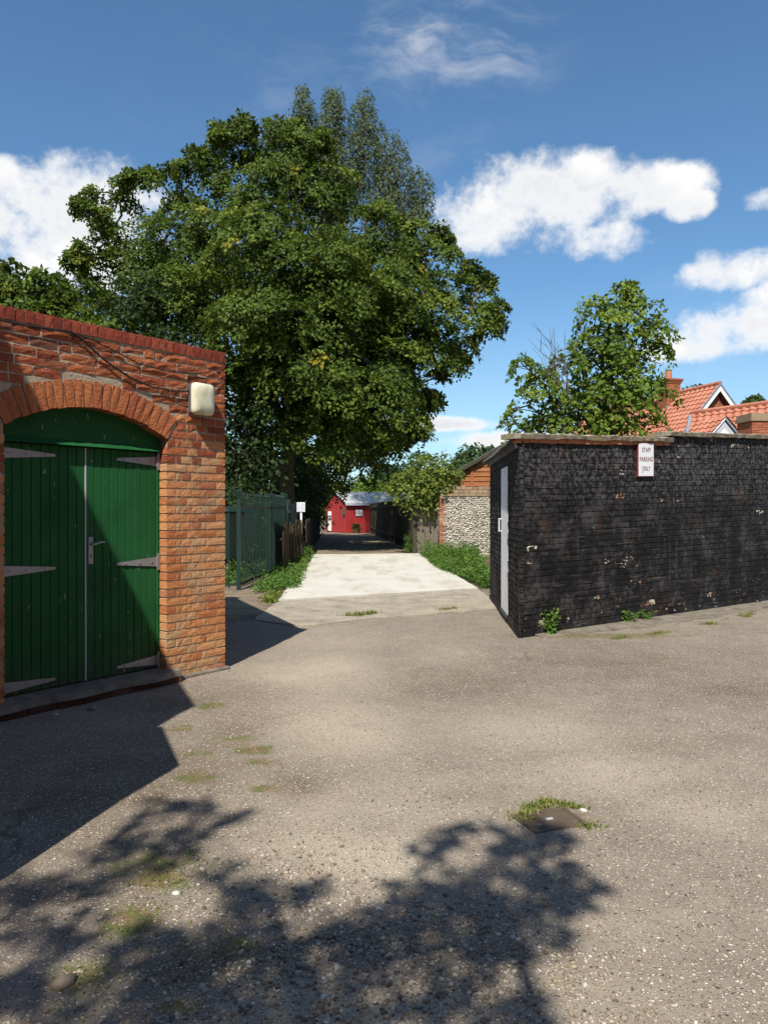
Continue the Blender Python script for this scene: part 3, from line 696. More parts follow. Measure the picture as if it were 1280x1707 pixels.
for (x, l_, z0, kk, first) in BR:
    hit = False
    for i, (bx, bz) in enumerate(bare):
        if x - .005 <= bx <= x + l_ + .005 and z0 - .006 <= bz <= z0 + .071: hit = True
    y0 = rr.uniform(-.003, .003)
    if first:
        if z0 > 2.33: continue
        mb_ = MB(); brick_geo(mb_, FB, x, l_, z0, .066, .06, sh, y0 - .003); mb_.build('brick', 'black_flaked' if hit else 'black_paint', bs); nobj += 1
    elif nobj < 296:
        kind = 's' if l_ > .15 else 'h'
        put_brick(bs, FB, x + l_ / 2, y0, z0 + .033, l_, .066, kind + 'b', ('brick_bare' if abs(x - bare[0][0]) < .2 and abs(z0 - bare[0][1]) < .08 else 'black_flaked') if hit else 'black_paint', .002, .05, rr.gauss(0, .004) - .0165 * z0, 6); nobj += 1
    elif hit: brick_geo(bare_rest, FB, x, l_, z0, .066, .05, 0, y0, rr.random())
    else: brick_geo(rest, FB, x, l_, z0, .066, .05, 0, y0)
rest.build('far_bricks', 'black_paint', bs, kind='stuff'); bare_rest.build('flaked_bricks', 'black_flaked', bs, kind='stuff')
rest = MB(); zz_ = .105; k = 0
while zz_ < 2.36:
    x = .0; j = k % 2
    while x < q2:
        l_ = .215 if j % 2 else .1025
        if x < q0 < x + l_ and zz_ < 2.15: l_ = q0 - x
        if q0 - .01 <= x < q1 and .08 < zz_ < 2.15: x = q1; continue
        l_ = min(l_, q2 - x)
        if l_ > .02: brick_geo(rest, FSv, x + .001, l_ - .002, zz_, .066, -.05, 0, rr.uniform(-.002, .004), .5)
        x += l_ + .010; j += 1
    zz_ += cz; k += 1
rest.build('side_bricks', 'black_paint', bs, kind='stuff')
# tile course and copings
b = MB()
for i in range(30):
    xa = -.02 + i * .172
    if xa > XJ - .05: break
    b.box(FB, xa + (sh * .0), xa + .165, -.018 - .006 * (i % 3), .1, Tt - .030 + rr.uniform(-.004, .004), Tt + .021)
ot = b.build('tile_course', 'brick_bare', bs)
def coping(name, x0, x1, zb, s0=0.0):
    m = MB(); n = int((x1 - x0) / .11); V = []; r_ = random.Random(int(x1 * 10))
    prev = None
    for i in range(n + 1):
        x = x0 + (x1 - x0) * i / n
        w1 = -.065 + r_.uniform(-.014, .010); zt = zb + .050 + r_.uniform(-.010, .008); zl = zb + r_.uniform(-.012, .006)
        sec = [FB(x, w1 + .008, zl), FB(x, .26, zb), FB(x, .26, zb + .062), FB(x, .05, zt + .02), FB(x, w1, zt)]
        V += sec
    Fc = [(i * 5 + k_, (i + 1) * 5 + k_, (i + 1) * 5 + (k_ + 1) % 5, i * 5 + (k_ + 1) % 5) for i in range(n) for k_ in range(5)]
    Fc += [[4, 3, 2, 1, 0], [n * 5 + k_ for k_ in range(5)]]
    m.add(V, Fc); m.build(name, 'coping_concrete', bs)
coping('coping', -.05, XJ + .02, Tt + .022); coping('coping', XJ - .06, XE, 2.490)
# white door on the side
b = MB(); b.box(FSv, q0 + .02, q1 - .02, -.06, -.010, .115, 2.15); dr = b.build('door', 'white_paint', bs)
nb = 7; wb = (q1 - q0 - .05) / nb
for i in range(nb):
    b = MB(); b.box(FSv, q0 + .025 + wb * i + .002, q0 + .025 + wb * (i + 1) - .002, -.011, .006 + rr.uniform(-.001, .001), .115, 2.148); b.build('plank', 'white_paint', dr, bevel=.003)
b = MB(); b.box(FSv, q0 - .0, q0 + .022, -.09, .0, .10, 2.165); b.box(FSv, q1 - .022, q1, -.09, .0, .10, 2.165); b.box(FSv, q0, q1, -.09, .0, 2.15, 2.17); b.box(FSv, q0, q1, -.1, .03, .072, .112); b.build('door_frame', 'sign_black', bs)
b = MB(); xh = q1 - .12; b.tube([FSv(xh, -.03, 1.24), FSv(xh, .045, 1.24), FSv(xh, .045, 1.42), FSv(xh, -.03, 1.42)], .010, 6); b.build('handle', 'white_clean', dr)
# corrugated roof falling to the left, with an overhang
nx = 150; V = []; Fc = []; 
xs = np.linspace(.02, q2 + .12, nx)
for i, x in enumerate(xs):
    wv_ = .020 * math.sin(2 * math.pi * x / .146)
    ed = .115 + .01 * math.sin(x * 2.1)
    for y, zz_ in ((ed, 2.395), (-2.0, 2.50)):
        yi = min(2.0, max(0., 1.217 * x - .46)); p_ = FSv(x, y if y > 0 else -yi, 2.375 + wv_ if y > 0 else 2.385 + .03 * yi + wv_); V += [p_, p_ - Vector((0, 0, .008))]
for i in range(nx - 1):
    a_ = i * 4; c__ = a_ + 4
    Fc += [(a_, a_ + 2, c__ + 2, c__), (a_ + 1, c__ + 1, c__ + 3, a_ + 3), (a_, c__, c__ + 1, a_ + 1), (a_ + 2, a_ + 3, c__ + 3, c__ + 2)]
mk('roof', V, Fc, 'roof_dark', bs, smooth=False)
b = MB(); b.box(FSv, .03, q2 + .1, .02, .045, 2.30, 2.37); b.build('fascia', 'roof_dark', bs)

# sign on the black wall
sg = thing('parking_sign', 'white STAFF PARKING ONLY sign with dark red lettering on the black wall', 'sign', FB(2.48, -.02, 1.9))
sx0, sx1, sz0, sz1 = 2.300, 2.668, 2.005, 2.488
sz1 = 2.492 - .0; sz1 = (H + (HY - 738) / F * 10.44) / 1.041; sz0 = (H + (HY - 795) / F * 10.44) / 1.041
b = MB(); b.box(FB, sx0, sx1, -.034, -.008, sz0, sz1); b.build('frame', 'sign_red', sg, bevel=.003)
b = MB(); b.box(FB, sx0 + .012, sx1 - .012, -.038, -.030, sz0 + .012, sz1 - .010); b.build('plate', 'sign_white', sg)
def text(txt, fr, xc, y, zc_, h, width, mat, parent, name='lettering'):
    cu = bpy.data.curves.new('t', 'FONT'); cu.body = txt; cu.align_x = 'CENTER'; cu.offset = .012; cu.resolution_u = 3
    to = bpy.data.objects.new('t', cu); C.objects.link(to); bpy.context.view_layer.update()
    dg = bpy.context.evaluated_depsgraph_get(); me = bpy.data.meshes.new_from_object(to.evaluated_get(dg))
    V = [v.co.copy() for v in me.vertices]; Fc = [list(p_.vertices) for p_ in me.polygons]
    bpy.data.objects.remove(to); bpy.data.curves.remove(cu); bpy.data.meshes.remove(me)
    xs_ = [v.x for v in V]; ys_ = [v.y for v in V]; kx = width / (max(xs_) - min(xs_)); ky = h / (max(ys_) - min(ys_)); xm = (max(xs_) + min(xs_)) / 2; y0 = min(ys_)
    return mk(name, [fr(xc + (v.x - xm) * kx, y, zc_ - h / 2 + (v.y - y0) * ky) for v in V], Fc, mat, parent)
hs = sz1 - sz0; xm_ = (sx0 + sx1) / 2
text('STAFF', FB, xm_, -.0395, sz0 + hs * .785, .062, .20, 'sign_red', sg)
text('PARKING', FB, xm_, -.0395, sz0 + hs * .515, .062, .305, 'sign_red', sg)
text('ONLY', FB, xm_, -.0395, sz0 + hs * .245, .062, .185, 'sign_red', sg)
b = MB(); b.tube([FB(xm_ - .085, -.0385, sz0 + .065), FB(xm_ - .085, -.042, sz0 + .065)], .009); b.build('screw', 'galv', sg)

# stone strip along the foot of the wall
ks = tag(bpy.data.objects.new('wall_foot_strip', None), kind='structure'); C.objects.link(ks); ks.location = FB(0, -.2, 0); WL[ks] = FB(0, -.2, 0)
x = .25
while x < 8.6:
    l_ = rr.uniform(.32, .62); wd = min(.42, .12 + x * .16) + rr.uniform(-.05, .05)
    b = MB(); b.hexa([FB(x, -wd, -.02), FB(x + l_ - .012, -wd - rr.uniform(-.03, .03), -.02), FB(x + l_ - .012, -.016, -.02), FB(x, -.016, -.02),
                      FB(x, -wd, .020 + rr.uniform(0, .010)), FB(x + l_ - .012, -wd, .020 + rr.uniform(0, .010)), FB(x + l_ - .012, -.016, .042), FB(x, -.016, .042)])
    b.build('paving_stone', 'stone_strip', ks, bevel=.006); x += l_

# ------------------------------------------------------------------ foliage machinery
def unit(v): return v / np.maximum(1e-9, np.linalg.norm(v, axis=-1, keepdims=True))
def sprays(cen, nor, rad, M, size, rng, droop=.35, thick=.12, hang=0.0, tintv=None, wid=.62, jit=.55):
    """M leaves on each of N spray discs; returns quad verts, faces, tint"""
    N_ = len(cen); nor = unit(nor)
    ref = np.where(np.abs(nor[:, 2:3]) > .9, np.array([[1., 0, 0]]), np.array([[0, 0, 1.]]))
    t1 = unit(np.cross(nor, ref)); t2 = np.cross(nor, t1)
    r = np.sqrt(rng.random((N_, M))); an = rng.random((N_, M)) * 2 * np.pi
    rd = rad[:, None] * r
    out = t1[:, None] * np.cos(an)[..., None] + t2[:, None] * np.sin(an)[..., None]
    P = cen[:, None] + out * rd[..., None] + nor[:, None] * (rng.normal(0, thick, (N_, M)) * rad[:, None])[..., None]
    P[..., 2] -= droop * rad[:, None] * r * r
    ln = unit(nor[:, None] + rng.normal(0, jit, (N_, M, 3)) + out * .25)
    ld = out + rng.normal(0, .5, (N_, M, 3)); ld[..., 2] -= hang + .15
    ld = unit(ld - ln * np.sum(ld * ln, -1, keepdims=True))
    lw = np.cross(ln, ld); s = size * (.65 + .7 * rng.random((N_, M)))[..., None]
    A = P; B = P + ld * s * .45 + lw * s * wid * .5 + ln * s * .06; Cc = P + ld * s; D = P + ld * s * .45 - lw * s * wid * .5 + ln * s * .06
    V = np.stack([A, B, Cc, D], 2).reshape(-1, 3); n = N_ * M
    Fq_ = np.arange(n * 4).reshape(n, 4)
    base = rng.random((N_, 1)) * .45 if tintv is None else tintv[:, None]
    T = np.clip(base + rng.random((N_, M)) * .5, 0, 1).ravel()
    return V, Fq_, T
def join(parts):
    V = []; Fs = []; T = []; n = 0
    for v, f, tt_ in parts: V.append(v); Fs.append(f + n); T.append(tt_); n += len(v)
    return np.concatenate(V), np.concatenate(Fs), np.concatenate(T)
def lobe_points(lobes, per, rng, inner=.25, lo=.72):
    """sprays over ellipsoid lobes; lobes = (centre, (rx,ry,rz), weight)"""
    cs = []; ns = []; id_ = []
    for i, (c, r, wt) in enumerate(lobes):
        n = max(3, int(per * wt)); d = unit(rng.normal(size=(n, 3)))
        k = np.where(rng.random(n) < inner, rng.uniform(.2, .7, n), rng.uniform(lo, 1.06, n))
        cs.append(np.array(c) + d * np.array(r) * k[:, None]); nn = d * .75 + np.array([0, 0, .65]); ns.append(nn); id_.append(np.full(n, i))
    return np.concatenate(cs), np.concatenate(ns), np.concatenate(id_)
def bough_points(lobes, per, rng, pad, nspray, inner):
    cs = []; ns = []; id_ = []; rs = []; tv = []
    for i, (c, r, wt) in enumerate(lobes):
        n = max(2, int(round(per * wt))); c = np.array(c); r = np.array(r)
        k_ = np.arange(n) + .5; ph_ = np.arccos(1 - 2 * k_ / n); th_ = np.pi * (1 + 5 ** .5) * k_ + rng.random() * 6.28
        d = unit(np.stack([np.sin(ph_) * np.cos(th_), np.sin(ph_) * np.sin(th_), np.cos(ph_)], 1) + rng.normal(0, .28, (n, 3)))
        for j in range(n):
            b0 = c + d[j] * r * rng.uniform(.78, 1.08); up = unit(d[j] * .8 + np.array([0, 0, .75])); pr = pad * rng.uniform(.6, 1.2) * min(1.0, r[0] / (pad * 1.3))
            ref = np.array([1., 0, 0]) if abs(up[2]) > .9 else np.array([0, 0, 1.]); t1 = unit(np.cross(up, ref)); t2 = np.cross(up, t1)
            m = max(2, int(nspray * rng.uniform(.7, 1.3))); rr_ = np.sqrt(rng.random(m)) * pr; an = rng.random(m) * 6.283; base_t = rng.random() * .38
            P = b0 + t1 * (rr_ * np.cos(an))[:, None] + t2 * (rr_ * np.sin(an))[:, None] + up * rng.normal(0, .07 * pr, m)[:, None]; P[:, 2] -= .40 * rr_ ** 2 / pr
            cs.append(P); ns.append(np.tile(up, (m, 1)) + d[j] * .4 * (rr_ / pr)[:, None]); id_.append(np.full(m, i)); tv.append(base_t + rng.random(m) * .12)
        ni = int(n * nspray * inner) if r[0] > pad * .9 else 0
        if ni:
            dd = unit(rng.normal(size=(ni, 3))); cs.append(c + dd * r * rng.uniform(.1, .75, (ni, 1))); ns.append(dd + np.array([0, 0, .5])); id_.append(np.full(ni, i)); tv.append(np.full(ni, .05))  # inner leaves take a dark tint: crown shade put into the leaf colour
    return np.concatenate(cs), np.concatenate(ns), np.concatenate(id_), np.concatenate(tv)
def limb(mb_, a, b, r0, r1, rnd, seg=5, wob=.06, n=7):
    a, b = Vector(a), Vector(b); Lg = (b - a).length; P = []; rs = []
    for i in range(seg + 1):
        u = i / seg; p_ = a.lerp(b, u)
        if 0 < i < seg: p_ += Vector((rnd.uniform(-1, 1), rnd.uniform(-1, 1), rnd.uniform(-.3, 1))) * wob * Lg
        P.append(p_); rs.append(r0 + (r1 - r0) * u)
    mb_.tube(P, rs, n); return P
def tree(name, label, cat, base, fork, lobes, per, M, size, rad, leaf, seed, trunk_r=.25, group=None, droop=.35, hang=0.0, inner=.25, twigs=.35, limb_r=.09, wid=.62, jit=.55, upbias=None, tintz=None, yellow=0.0, bark='bark', thick=.12, lo=.72, pad=0, nspray=7):
    rng = np.random.default_rng(seed); rnd = random.Random(seed)
    root = thing(name, label, cat, base, group)
    mb_ = MB(); B0 = Vector(base); Fk = Vector(fork)
    P = limb(mb_, B0, Fk, trunk_r * 1.15, trunk_r * .8, rnd, 5, .015, 10)
    tvb = None
    if pad: cen, nor, ids, tvb = bough_points(lobes, per, rng, pad, nspray, inner)
    else: cen, nor, ids = lobe_points(lobes, per, rng, inner, lo)
    order = sorted(range(len(lobes)), key=lambda i: -lobes[i][1][0]); rbig = lobes[order[0]][1][0]; done = []
    for i in order:
        c, r, wt = lobes[i]; c = Vector(c)
        big = [k for k in done if lobes[k][1][0] > r[0] * 1.15]
        if r[0] > .55 * rbig or not big:
            u = rnd.uniform(.45, 1.0); s0 = P[-1].lerp(P[-2], 1 - u)
        else:
            s0 = Vector(lobes[min(big, key=lambda k: (Vector(lobes[k][0]) - c).length)][0])
        done.append(i); r0 = limb_r * (.22 + 1.1 * r[0] / rbig)
        Lp = limb(mb_, s0, c, r0, r0 * .45, rnd, 6, .05, 6)
        sel = [k for k in range(len(ids)) if ids[k] == i]; rnd.shuffle(sel)
        for k in sel[:max(2, int(len(sel) * twigs))]:
            q_ = Lp[rnd.choice([-1, -1, -2, -3])]
            limb(mb_, q_, cen[k], r0 * .25 + .004, .006, rnd, 3, .07, 4)
    mb_.build('trunk', bark, root, smooth=True)
    if upbias is not None: nor = nor * np.array([1, 1, upbias])
    rads = rad * rng.uniform(.6, 1.25, len(cen))
    tv = rng.random(len(cen)) * .42
    if tvb is not None: tv = tvb
    if yellow:
        yy = rng.random(len(cen)) < yellow; tv = np.where(yy, .75, tv)
    V, Fq_, T = sprays(cen, nor, rads, M, size, rng, droop, thick, hang, tv, wid, jit)
    mk('crown', V, Fq_, leaf, root, tint=T)
    return root
def LB(lst, d0, fl=.8, w0=1.0):
    out = []
    for it in lst:
        x, y, r = it[:3]; dd = it[3] if len(it) > 3 else 0; wt = it[4] if len(it) > 4 else 1
        d = d0 + dd; c = px(x, y, d); rm = r / F * d
        out.append((tuple(c), (rm, rm, rm * fl), w0 * wt * (r / 70.0) ** 2))
    return out

# ---- the large sycamore
OUTL = [(138, 318), (150, 400), (122, 430), (160, 395), (200, 300), (240, 292), (292, 290), (318, 262), (350, 252), (365, 218), (408, 205), (450, 212), (480, 208), (535, 225), (585, 290), (640, 345), (690, 385), (738, 390), (752, 430), (800, 465), (826, 515), (815, 545), (778, 585), (740, 605), (716, 648), (724, 688), (690, 720), (640, 752)]
SPR_ = []; _r = random.Random(4)
for i in range(len(OUTL) - 1):
    (xa, ya), (xb, yb) = OUTL[i], OUTL[i + 1]
    for k in range(2):
        u = _r.random(); SPR_.append((xa + (xb - xa) * u + _r.uniform(-8, 8), ya + (yb - ya) * u + _r.uniform(-8, 8), _r.uniform(8, 17), _r.uniform(-1, 1), 1.3))
syc = LB([(480, 275, 75, 0), (405, 265, 50, 1), (535, 320, 72, 0), (612, 415, 80, 0), (365, 300, 42, 0), (300, 335, 40, 1), (425, 330, 62, -1), (685, 430, 65, 0), (735, 495, 55, -1), (785, 520, 32, -1), (705, 555, 62, -1), (640, 615, 70, -2),
          (675, 680, 36, -2), (560, 640, 78, -3), (470, 610, 78, -3), (405, 620, 62, -2), (540, 470, 105, -3), (440, 410, 100, -3), (345, 395, 85, -1), (265, 420, 75, 0),
          (190, 425, 52, 1), (205, 325, 38, 1), (165, 490, 52, 1), (325, 290, 32, 2), (320, 510, 90, -2), (430, 530, 85, -4), (250, 510, 66, 0), (590, 715, 45, -2), (745, 580, 36, -1),
          (520, 700, 50, -2), (420, 700, 45, -1), (385, 225, 26, 1), (700, 640, 30, -1), (500, 240, 38, 1), (155, 320, 12, 1, 2), (810, 515, 14, -1, 2), (735, 385, 16, 0, 2),
          (610, 690, 55, -2), (640, 650, 48, -1), (672, 600, 48, -1), (560, 735, 45, -2), (605, 520, 80, -2), (650, 480, 75, -1), (520, 560, 90, -3), (655, 720, 32, -1), (625, 745, 28, 0), (480, 720, 45, -2), (700, 700, 18, -1, 2), (715, 660, 16, -1, 2),
          (560, 560, 90, 5), (640, 560, 80, 6), (480, 520, 100, 6), (680, 500, 70, 7), (600, 640, 70, 5), (560, 430, 100, 5), (400, 480, 100, 5), (500, 650, 80, 5), (330, 460, 70, 5), (600, 735, 52, 9), (555, 700, 62, 9), (642, 705, 46, 11), (520, 765, 50, 8), (575, 775, 34, 10), (620, 770, 26, 12), (545, 798, 28, 12, 1.4), (590, 800, 20, 13, 1.6), (530, 825, 22, 12, 1.6), (640, 785, 18, 12, 1.6)]
         + SPR_, 29)
tree('sycamore_tree', 'tall broad sycamore with dense green crown towering over the driveway', 'tree', gd(479, 920) * 0 + Vector((-3.75, 29, 0)), px(479, 700, 29), syc, 11, 34, .142, .34, 'leaf_sycamore', 11, trunk_r=.30, inner=.55, limb_r=.13, yellow=.006, droop=.35, pad=.85, nspray=8, twigs=.16)
# ---- birch behind it
bir = LB([(505, 148, 12), (506, 175, 19), (508, 205, 26), (557, 160, 17), (555, 185, 24), (555, 220, 34), (608, 165, 14), (605, 190, 22), (615, 225, 30), (600, 265, 40), (650, 260, 34), (660, 310, 40), (700, 305, 24), (705, 340, 22), (640, 350, 40), (500, 250, 36), (560, 290, 40), (690, 370, 30), (455, 215, 16), (540, 340, 40)], 38, 1.35)
tree('birch_tree', 'taller grey-green birch rising behind the big sycamore crown', 'tree', (-5.2, 38.5, 0), px(545, 520, 38), bir, 400, 22, .15, .42, 'leaf_birch', 12, trunk_r=.22, droop=1.3, hang=1.6, inner=.3, limb_r=.06, wid=.42, upbias=.3)
# ---- lower trees to the left, above the parapet
tree('maple_tree', 'lower green maple at the left edge behind the brick parapet', 'tree', (-11.5, 25, 0), px(60, 640, 25), LB([(-40, 480, 60), (25, 470, 42), (75, 475, 42), (120, 490, 42), (40, 530, 60), (110, 540, 60), (-60, 560, 70), (170, 560, 55), (60, 600, 70), (150, 620, 60)], 25), 13, 24, .18, .34, 'leaf_sycamore', 13, trunk_r=.22, yellow=.01, limb_r=.08, pad=.75, nspray=8)
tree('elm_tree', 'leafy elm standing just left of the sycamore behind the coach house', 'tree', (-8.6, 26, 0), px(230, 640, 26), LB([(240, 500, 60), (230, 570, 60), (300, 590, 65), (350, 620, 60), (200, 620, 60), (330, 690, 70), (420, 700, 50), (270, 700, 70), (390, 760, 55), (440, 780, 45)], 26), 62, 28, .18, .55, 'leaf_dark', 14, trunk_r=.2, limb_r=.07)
# ---- dark understory behind the railings
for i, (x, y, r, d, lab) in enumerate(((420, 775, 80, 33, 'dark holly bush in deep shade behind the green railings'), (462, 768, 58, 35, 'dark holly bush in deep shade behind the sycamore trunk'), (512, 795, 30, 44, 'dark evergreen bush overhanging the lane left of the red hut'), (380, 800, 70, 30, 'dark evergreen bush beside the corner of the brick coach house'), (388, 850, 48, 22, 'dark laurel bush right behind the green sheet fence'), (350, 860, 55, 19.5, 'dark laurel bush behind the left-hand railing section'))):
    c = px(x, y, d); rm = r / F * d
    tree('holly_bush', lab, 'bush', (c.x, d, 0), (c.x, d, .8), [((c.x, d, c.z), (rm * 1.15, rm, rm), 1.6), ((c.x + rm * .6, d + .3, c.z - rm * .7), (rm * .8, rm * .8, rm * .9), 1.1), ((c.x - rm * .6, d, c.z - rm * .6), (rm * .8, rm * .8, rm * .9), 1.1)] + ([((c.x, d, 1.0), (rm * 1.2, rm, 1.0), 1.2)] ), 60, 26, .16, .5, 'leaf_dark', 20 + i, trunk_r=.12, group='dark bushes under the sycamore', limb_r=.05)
# ---- small bright tree behind the black wall
sm = LB([(1015, 560, 62), (1052, 512, 40), (1005, 515, 38), (965, 600, 48), (1065, 595, 52), (1090, 545, 28), (905, 640, 42), (882, 675, 36), (960, 670, 56), (1050, 665, 55), (1085, 640, 32), (868, 605, 18), (1045, 480, 18), (940, 700, 50), (1010, 630, 60), (1105, 575, 15), (875, 715, 34), (1030, 710, 50)], 16.5)
tree('cherry_tree', 'small bright green tree rising behind the black brick wall', 'tree', (4.7, 16.5, 0), px(1000, 740, 16.5), sm, 13, 20, .105, .19, 'leaf_bright', 15, trunk_r=.09, limb_r=.045, inner=.3, twigs=.3, droop=.3, pad=.40, nspray=6)
mb_ = MB(); rnd = random.Random(8); root = thing('bare_sapling', 'bare grey twigs poking up left of the small green tree', 'sapling', (3.95, 16.2, 0))
for i in range(16):
    top_ = px(rnd.uniform(885, 950), rnd.uniform(535, 610), 16.2); st_ = px(rnd.uniform(925, 950), rnd.uniform(640, 680), 16.2)
    P = limb(mb_, st_, top_, .014, .003, rnd, 5, .05, 4)
    for k in range(2):
        p_ = P[rnd.choice([2, 3, 4])]; limb(mb_, p_, p_ + Vector((rnd.uniform(-.35, .25), 0, rnd.uniform(.1, .4))), .006, .002, rnd, 3, .06, 4)
limb(mb_, (3.95, 16.2, 0), px(938, 655, 16.2), .04, .02, rnd, 5, .03, 6)
mb_.build('twigs', 'bark', root)
# ---- climber over the gate and fence
tree('climbing_shrub', 'yellow-green climbing shrub spilling over the gate beside the flint wall', 'shrub', (1.5, 26.4, 0), (1.5, 26.3, 1.6), LB([(720, 800, 36), (690, 800, 34), (665, 805, 22), (740, 790, 34), (700, 775, 26), (745, 815, 22), (715, 830, 20), (735, 765, 18), (690, 835, 18), (660, 825, 12), (705, 822, 24), (680, 815, 24), (730, 836, 18), (655, 812, 16), (752, 800, 20), (712, 845, 12)], 25.9), 130, 20, .12, .30, 'leaf_climber', 16, trunk_r=.05, limb_r=.02, inner=.2, droop=.5, lo=.8)
mb_ = MB(); root = None
# ---- far trees
for i, (x, y, r, d, lab) in enumerate(((785, 775, 38, 78, 'distant dark green tree behind the timber shed roof'), (650, 800, 34, 85, 'distant tree crown seen above the grey hut roof'), (610, 815, 26, 70, 'pale green bush directly behind the red hut'), (700, 790, 40, 95, 'distant tree behind the climbing shrub'), (820, 770, 30, 82, 'distant tree crown touching the timber shed ridge'), (560, 830, 30, 75, 'light green hedge bush left of the red hut'), (1258, 672, 13, 70, 'tiny dark treetop above the tiled roof at the right edge'), (1160, 665, 24, 60, 'treetop just behind the house chimney'))):
    c = px(x, y, d); rm = r / F * d
    tree('distant_tree', lab, 'tree', (c.x, d, 0), (c.x, d, c.z - rm), [((c.x, d, c.z), (rm, rm, rm * .9), 1.2), ((c.x - rm * .6, d, c.z - rm * .6), (rm * .8, rm, rm * .8), 1), ((c.x + rm * .6, d, c.z - rm * .6), (rm * .8, rm, rm * .8), 1)] + ([((c.x, d, c.z * .4), (rm, rm, c.z * .4), 1)] if i in (2, 5) else []), 70, 24, .42 if d > 72 else .30, 1.0 if d > 72 else .7, 'leaf_bright' if i in (2, 5) else 'leaf_far', 40 + i, trunk_r=.2, group='trees beyond the gardens', limb_r=.08, twigs=.1)

# ---- the tree behind the camera that throws the dappled shade
SH = Vector((L.x / -L.z, L.y / -L.z))
rng = np.random.default_rng(77); cs = []; rs = []
spots = [(270, 1355, 22), (320, 1352, 20), (350, 1372, 20), (390, 1372, 12), (190, 1414, 20), (235, 1395, 16), (300, 1395, 25), (285, 1425, 22), (225, 1428, 14), (255, 1445, 20), (180, 1465, 28), (120, 1478, 26), (60, 1492, 30), (10, 1490, 30),
         (365, 1458, 18), (355, 1470, 12), (410, 1488, 18), (440, 1500, 20), (480, 1495, 18), (515, 1490, 16), (430, 1482, 16),
         (705, 1418, 16), (735, 1400, 12), (760, 1398, 14), (802, 1382, 12), (725, 1455, 14), (790, 1460, 18), (860, 1405, 26), (905, 1398, 24), (930, 1396, 14), (850, 1432, 26), (880, 1460, 30), (910, 1445, 18), (985, 1465, 18), (965, 1488, 24), (940, 1495, 14), (918, 1520, 14), (922, 1530, 10),
         (560, 1545, 20), (570, 1560, 30), (640, 1525, 20), (700, 1500, 34), (760, 1490, 30), (810, 1505, 34), (850, 1500, 22), (680, 1540, 36), (740, 1545, 40), (800, 1550, 36), (850, 1570, 34), (920, 1572, 26), (640, 1585, 44), (720, 1600, 50), (560, 1610, 44), (800, 1595, 34), (470, 1590, 44),
         (380, 1580, 40), (300, 1590, 40), (230, 1580, 34), (250, 1550, 18), (420, 1540, 24), (330, 1640, 50), (420, 1650, 50), (520, 1660, 50), (620, 1650, 44), (250, 1650, 50), (120, 1560, 22), (130, 1545, 14), (60, 1640, 34), (30, 1660, 30), (170, 1700, 60), (300, 1705, 60), (450, 1710, 60), (580, 1700, 40), (50, 1560, 18), (740, 1650, 26), (760, 1690, 26), (860, 1700, 34), (680, 1690, 24), (90, 1600, 18)]
tot = []
for (x, y, r) in spots:
    gpt = gd(x, y); d = gpt.y; hh = rng.uniform(5.6, 7.4); rm = r / F * d
    n = max(2, int(5 * (rm / .06)))
    for _ in range(n):
        a_ = rng.uniform(0, 6.28); k_ = math.sqrt(rng.random()) * rm; h2 = hh + rng.uniform(-.3, .3)
        cs.append((gpt.x + math.cos(a_) * k_ - SH.x * h2, d + math.sin(a_) * k_ * 1.5 - SH.y * h2, h2)); rs.append(.045 + rm * .22)
ns_ = len(cs)
# the rest of that crown, further back, shading the ground behind the frame
lob = [((-1.6, -7.4, 7.2), (2.6, 2.0, 1.8), 3.0), ((1.0, -8.2, 7.4), (2.2, 1.8, 1.6), 2.4), ((-.6, -10.2, 10.5), (3.0, 2.4, 2.2), 3.4), ((-4.0, -8.6, 8.2), (2.4, 2.0, 1.8), 2.4), ((1.8, -11.0, 9.0), (2.4, 2.0, 2.0), 2.4)]
cen2, nor2, _i = lobe_points(lob, 110, rng)
rt = thing('overhanging_tree', 'leafy tree behind the viewer whose branches shade the foreground gravel', 'tree', (-.4, -7.6, 0))
mb_ = MB(); rnd = random.Random(9); P = limb(mb_, (-.4, -7.6, 0), (-.3, -7.2, 5.6), .28, .2, rnd, 6, .015, 10)
tips = [cs[i] for i in range(0, ns_, 11)]
hubs = []
for tgt in ((-2.6, -2.2, 6.2), (-1.6, -2.4, 6.6), (-.7, -2.3, 6.4), (-2.2, -3.4, 6.8), (-.9, -3.3, 6.9)):
    LP_ = limb(mb_, P[-1], tgt, .10, .035, rnd, 6, .03, 7); hubs += LP_[3:]
for tp in tips:
    hb = min(hubs, key=lambda h_: (h_ - Vector(tp)).length); limb(mb_, hb, tp, .016, .004, rnd, 4, .04, 4)
for c, r, w_ in lob: limb(mb_, P[-1], c, .10, .04, rnd, 5, .05, 7)
mb_.build('trunk', 'bark', rt, smooth=True)
A1 = sprays(np.array(cs), np.tile([[0, 0, 1.]], (ns_, 1)) + rng.normal(0, .3, (ns_, 3)), np.array(rs), 10, .08, rng)
A2 = sprays(cen2, nor2, np.full(len(cen2), .5), 26, .15, rng)
V, Fq_, T = join([A1, A2]); mk('crown', V, Fq_, 'leaf_sycamore', rt, tint=T)

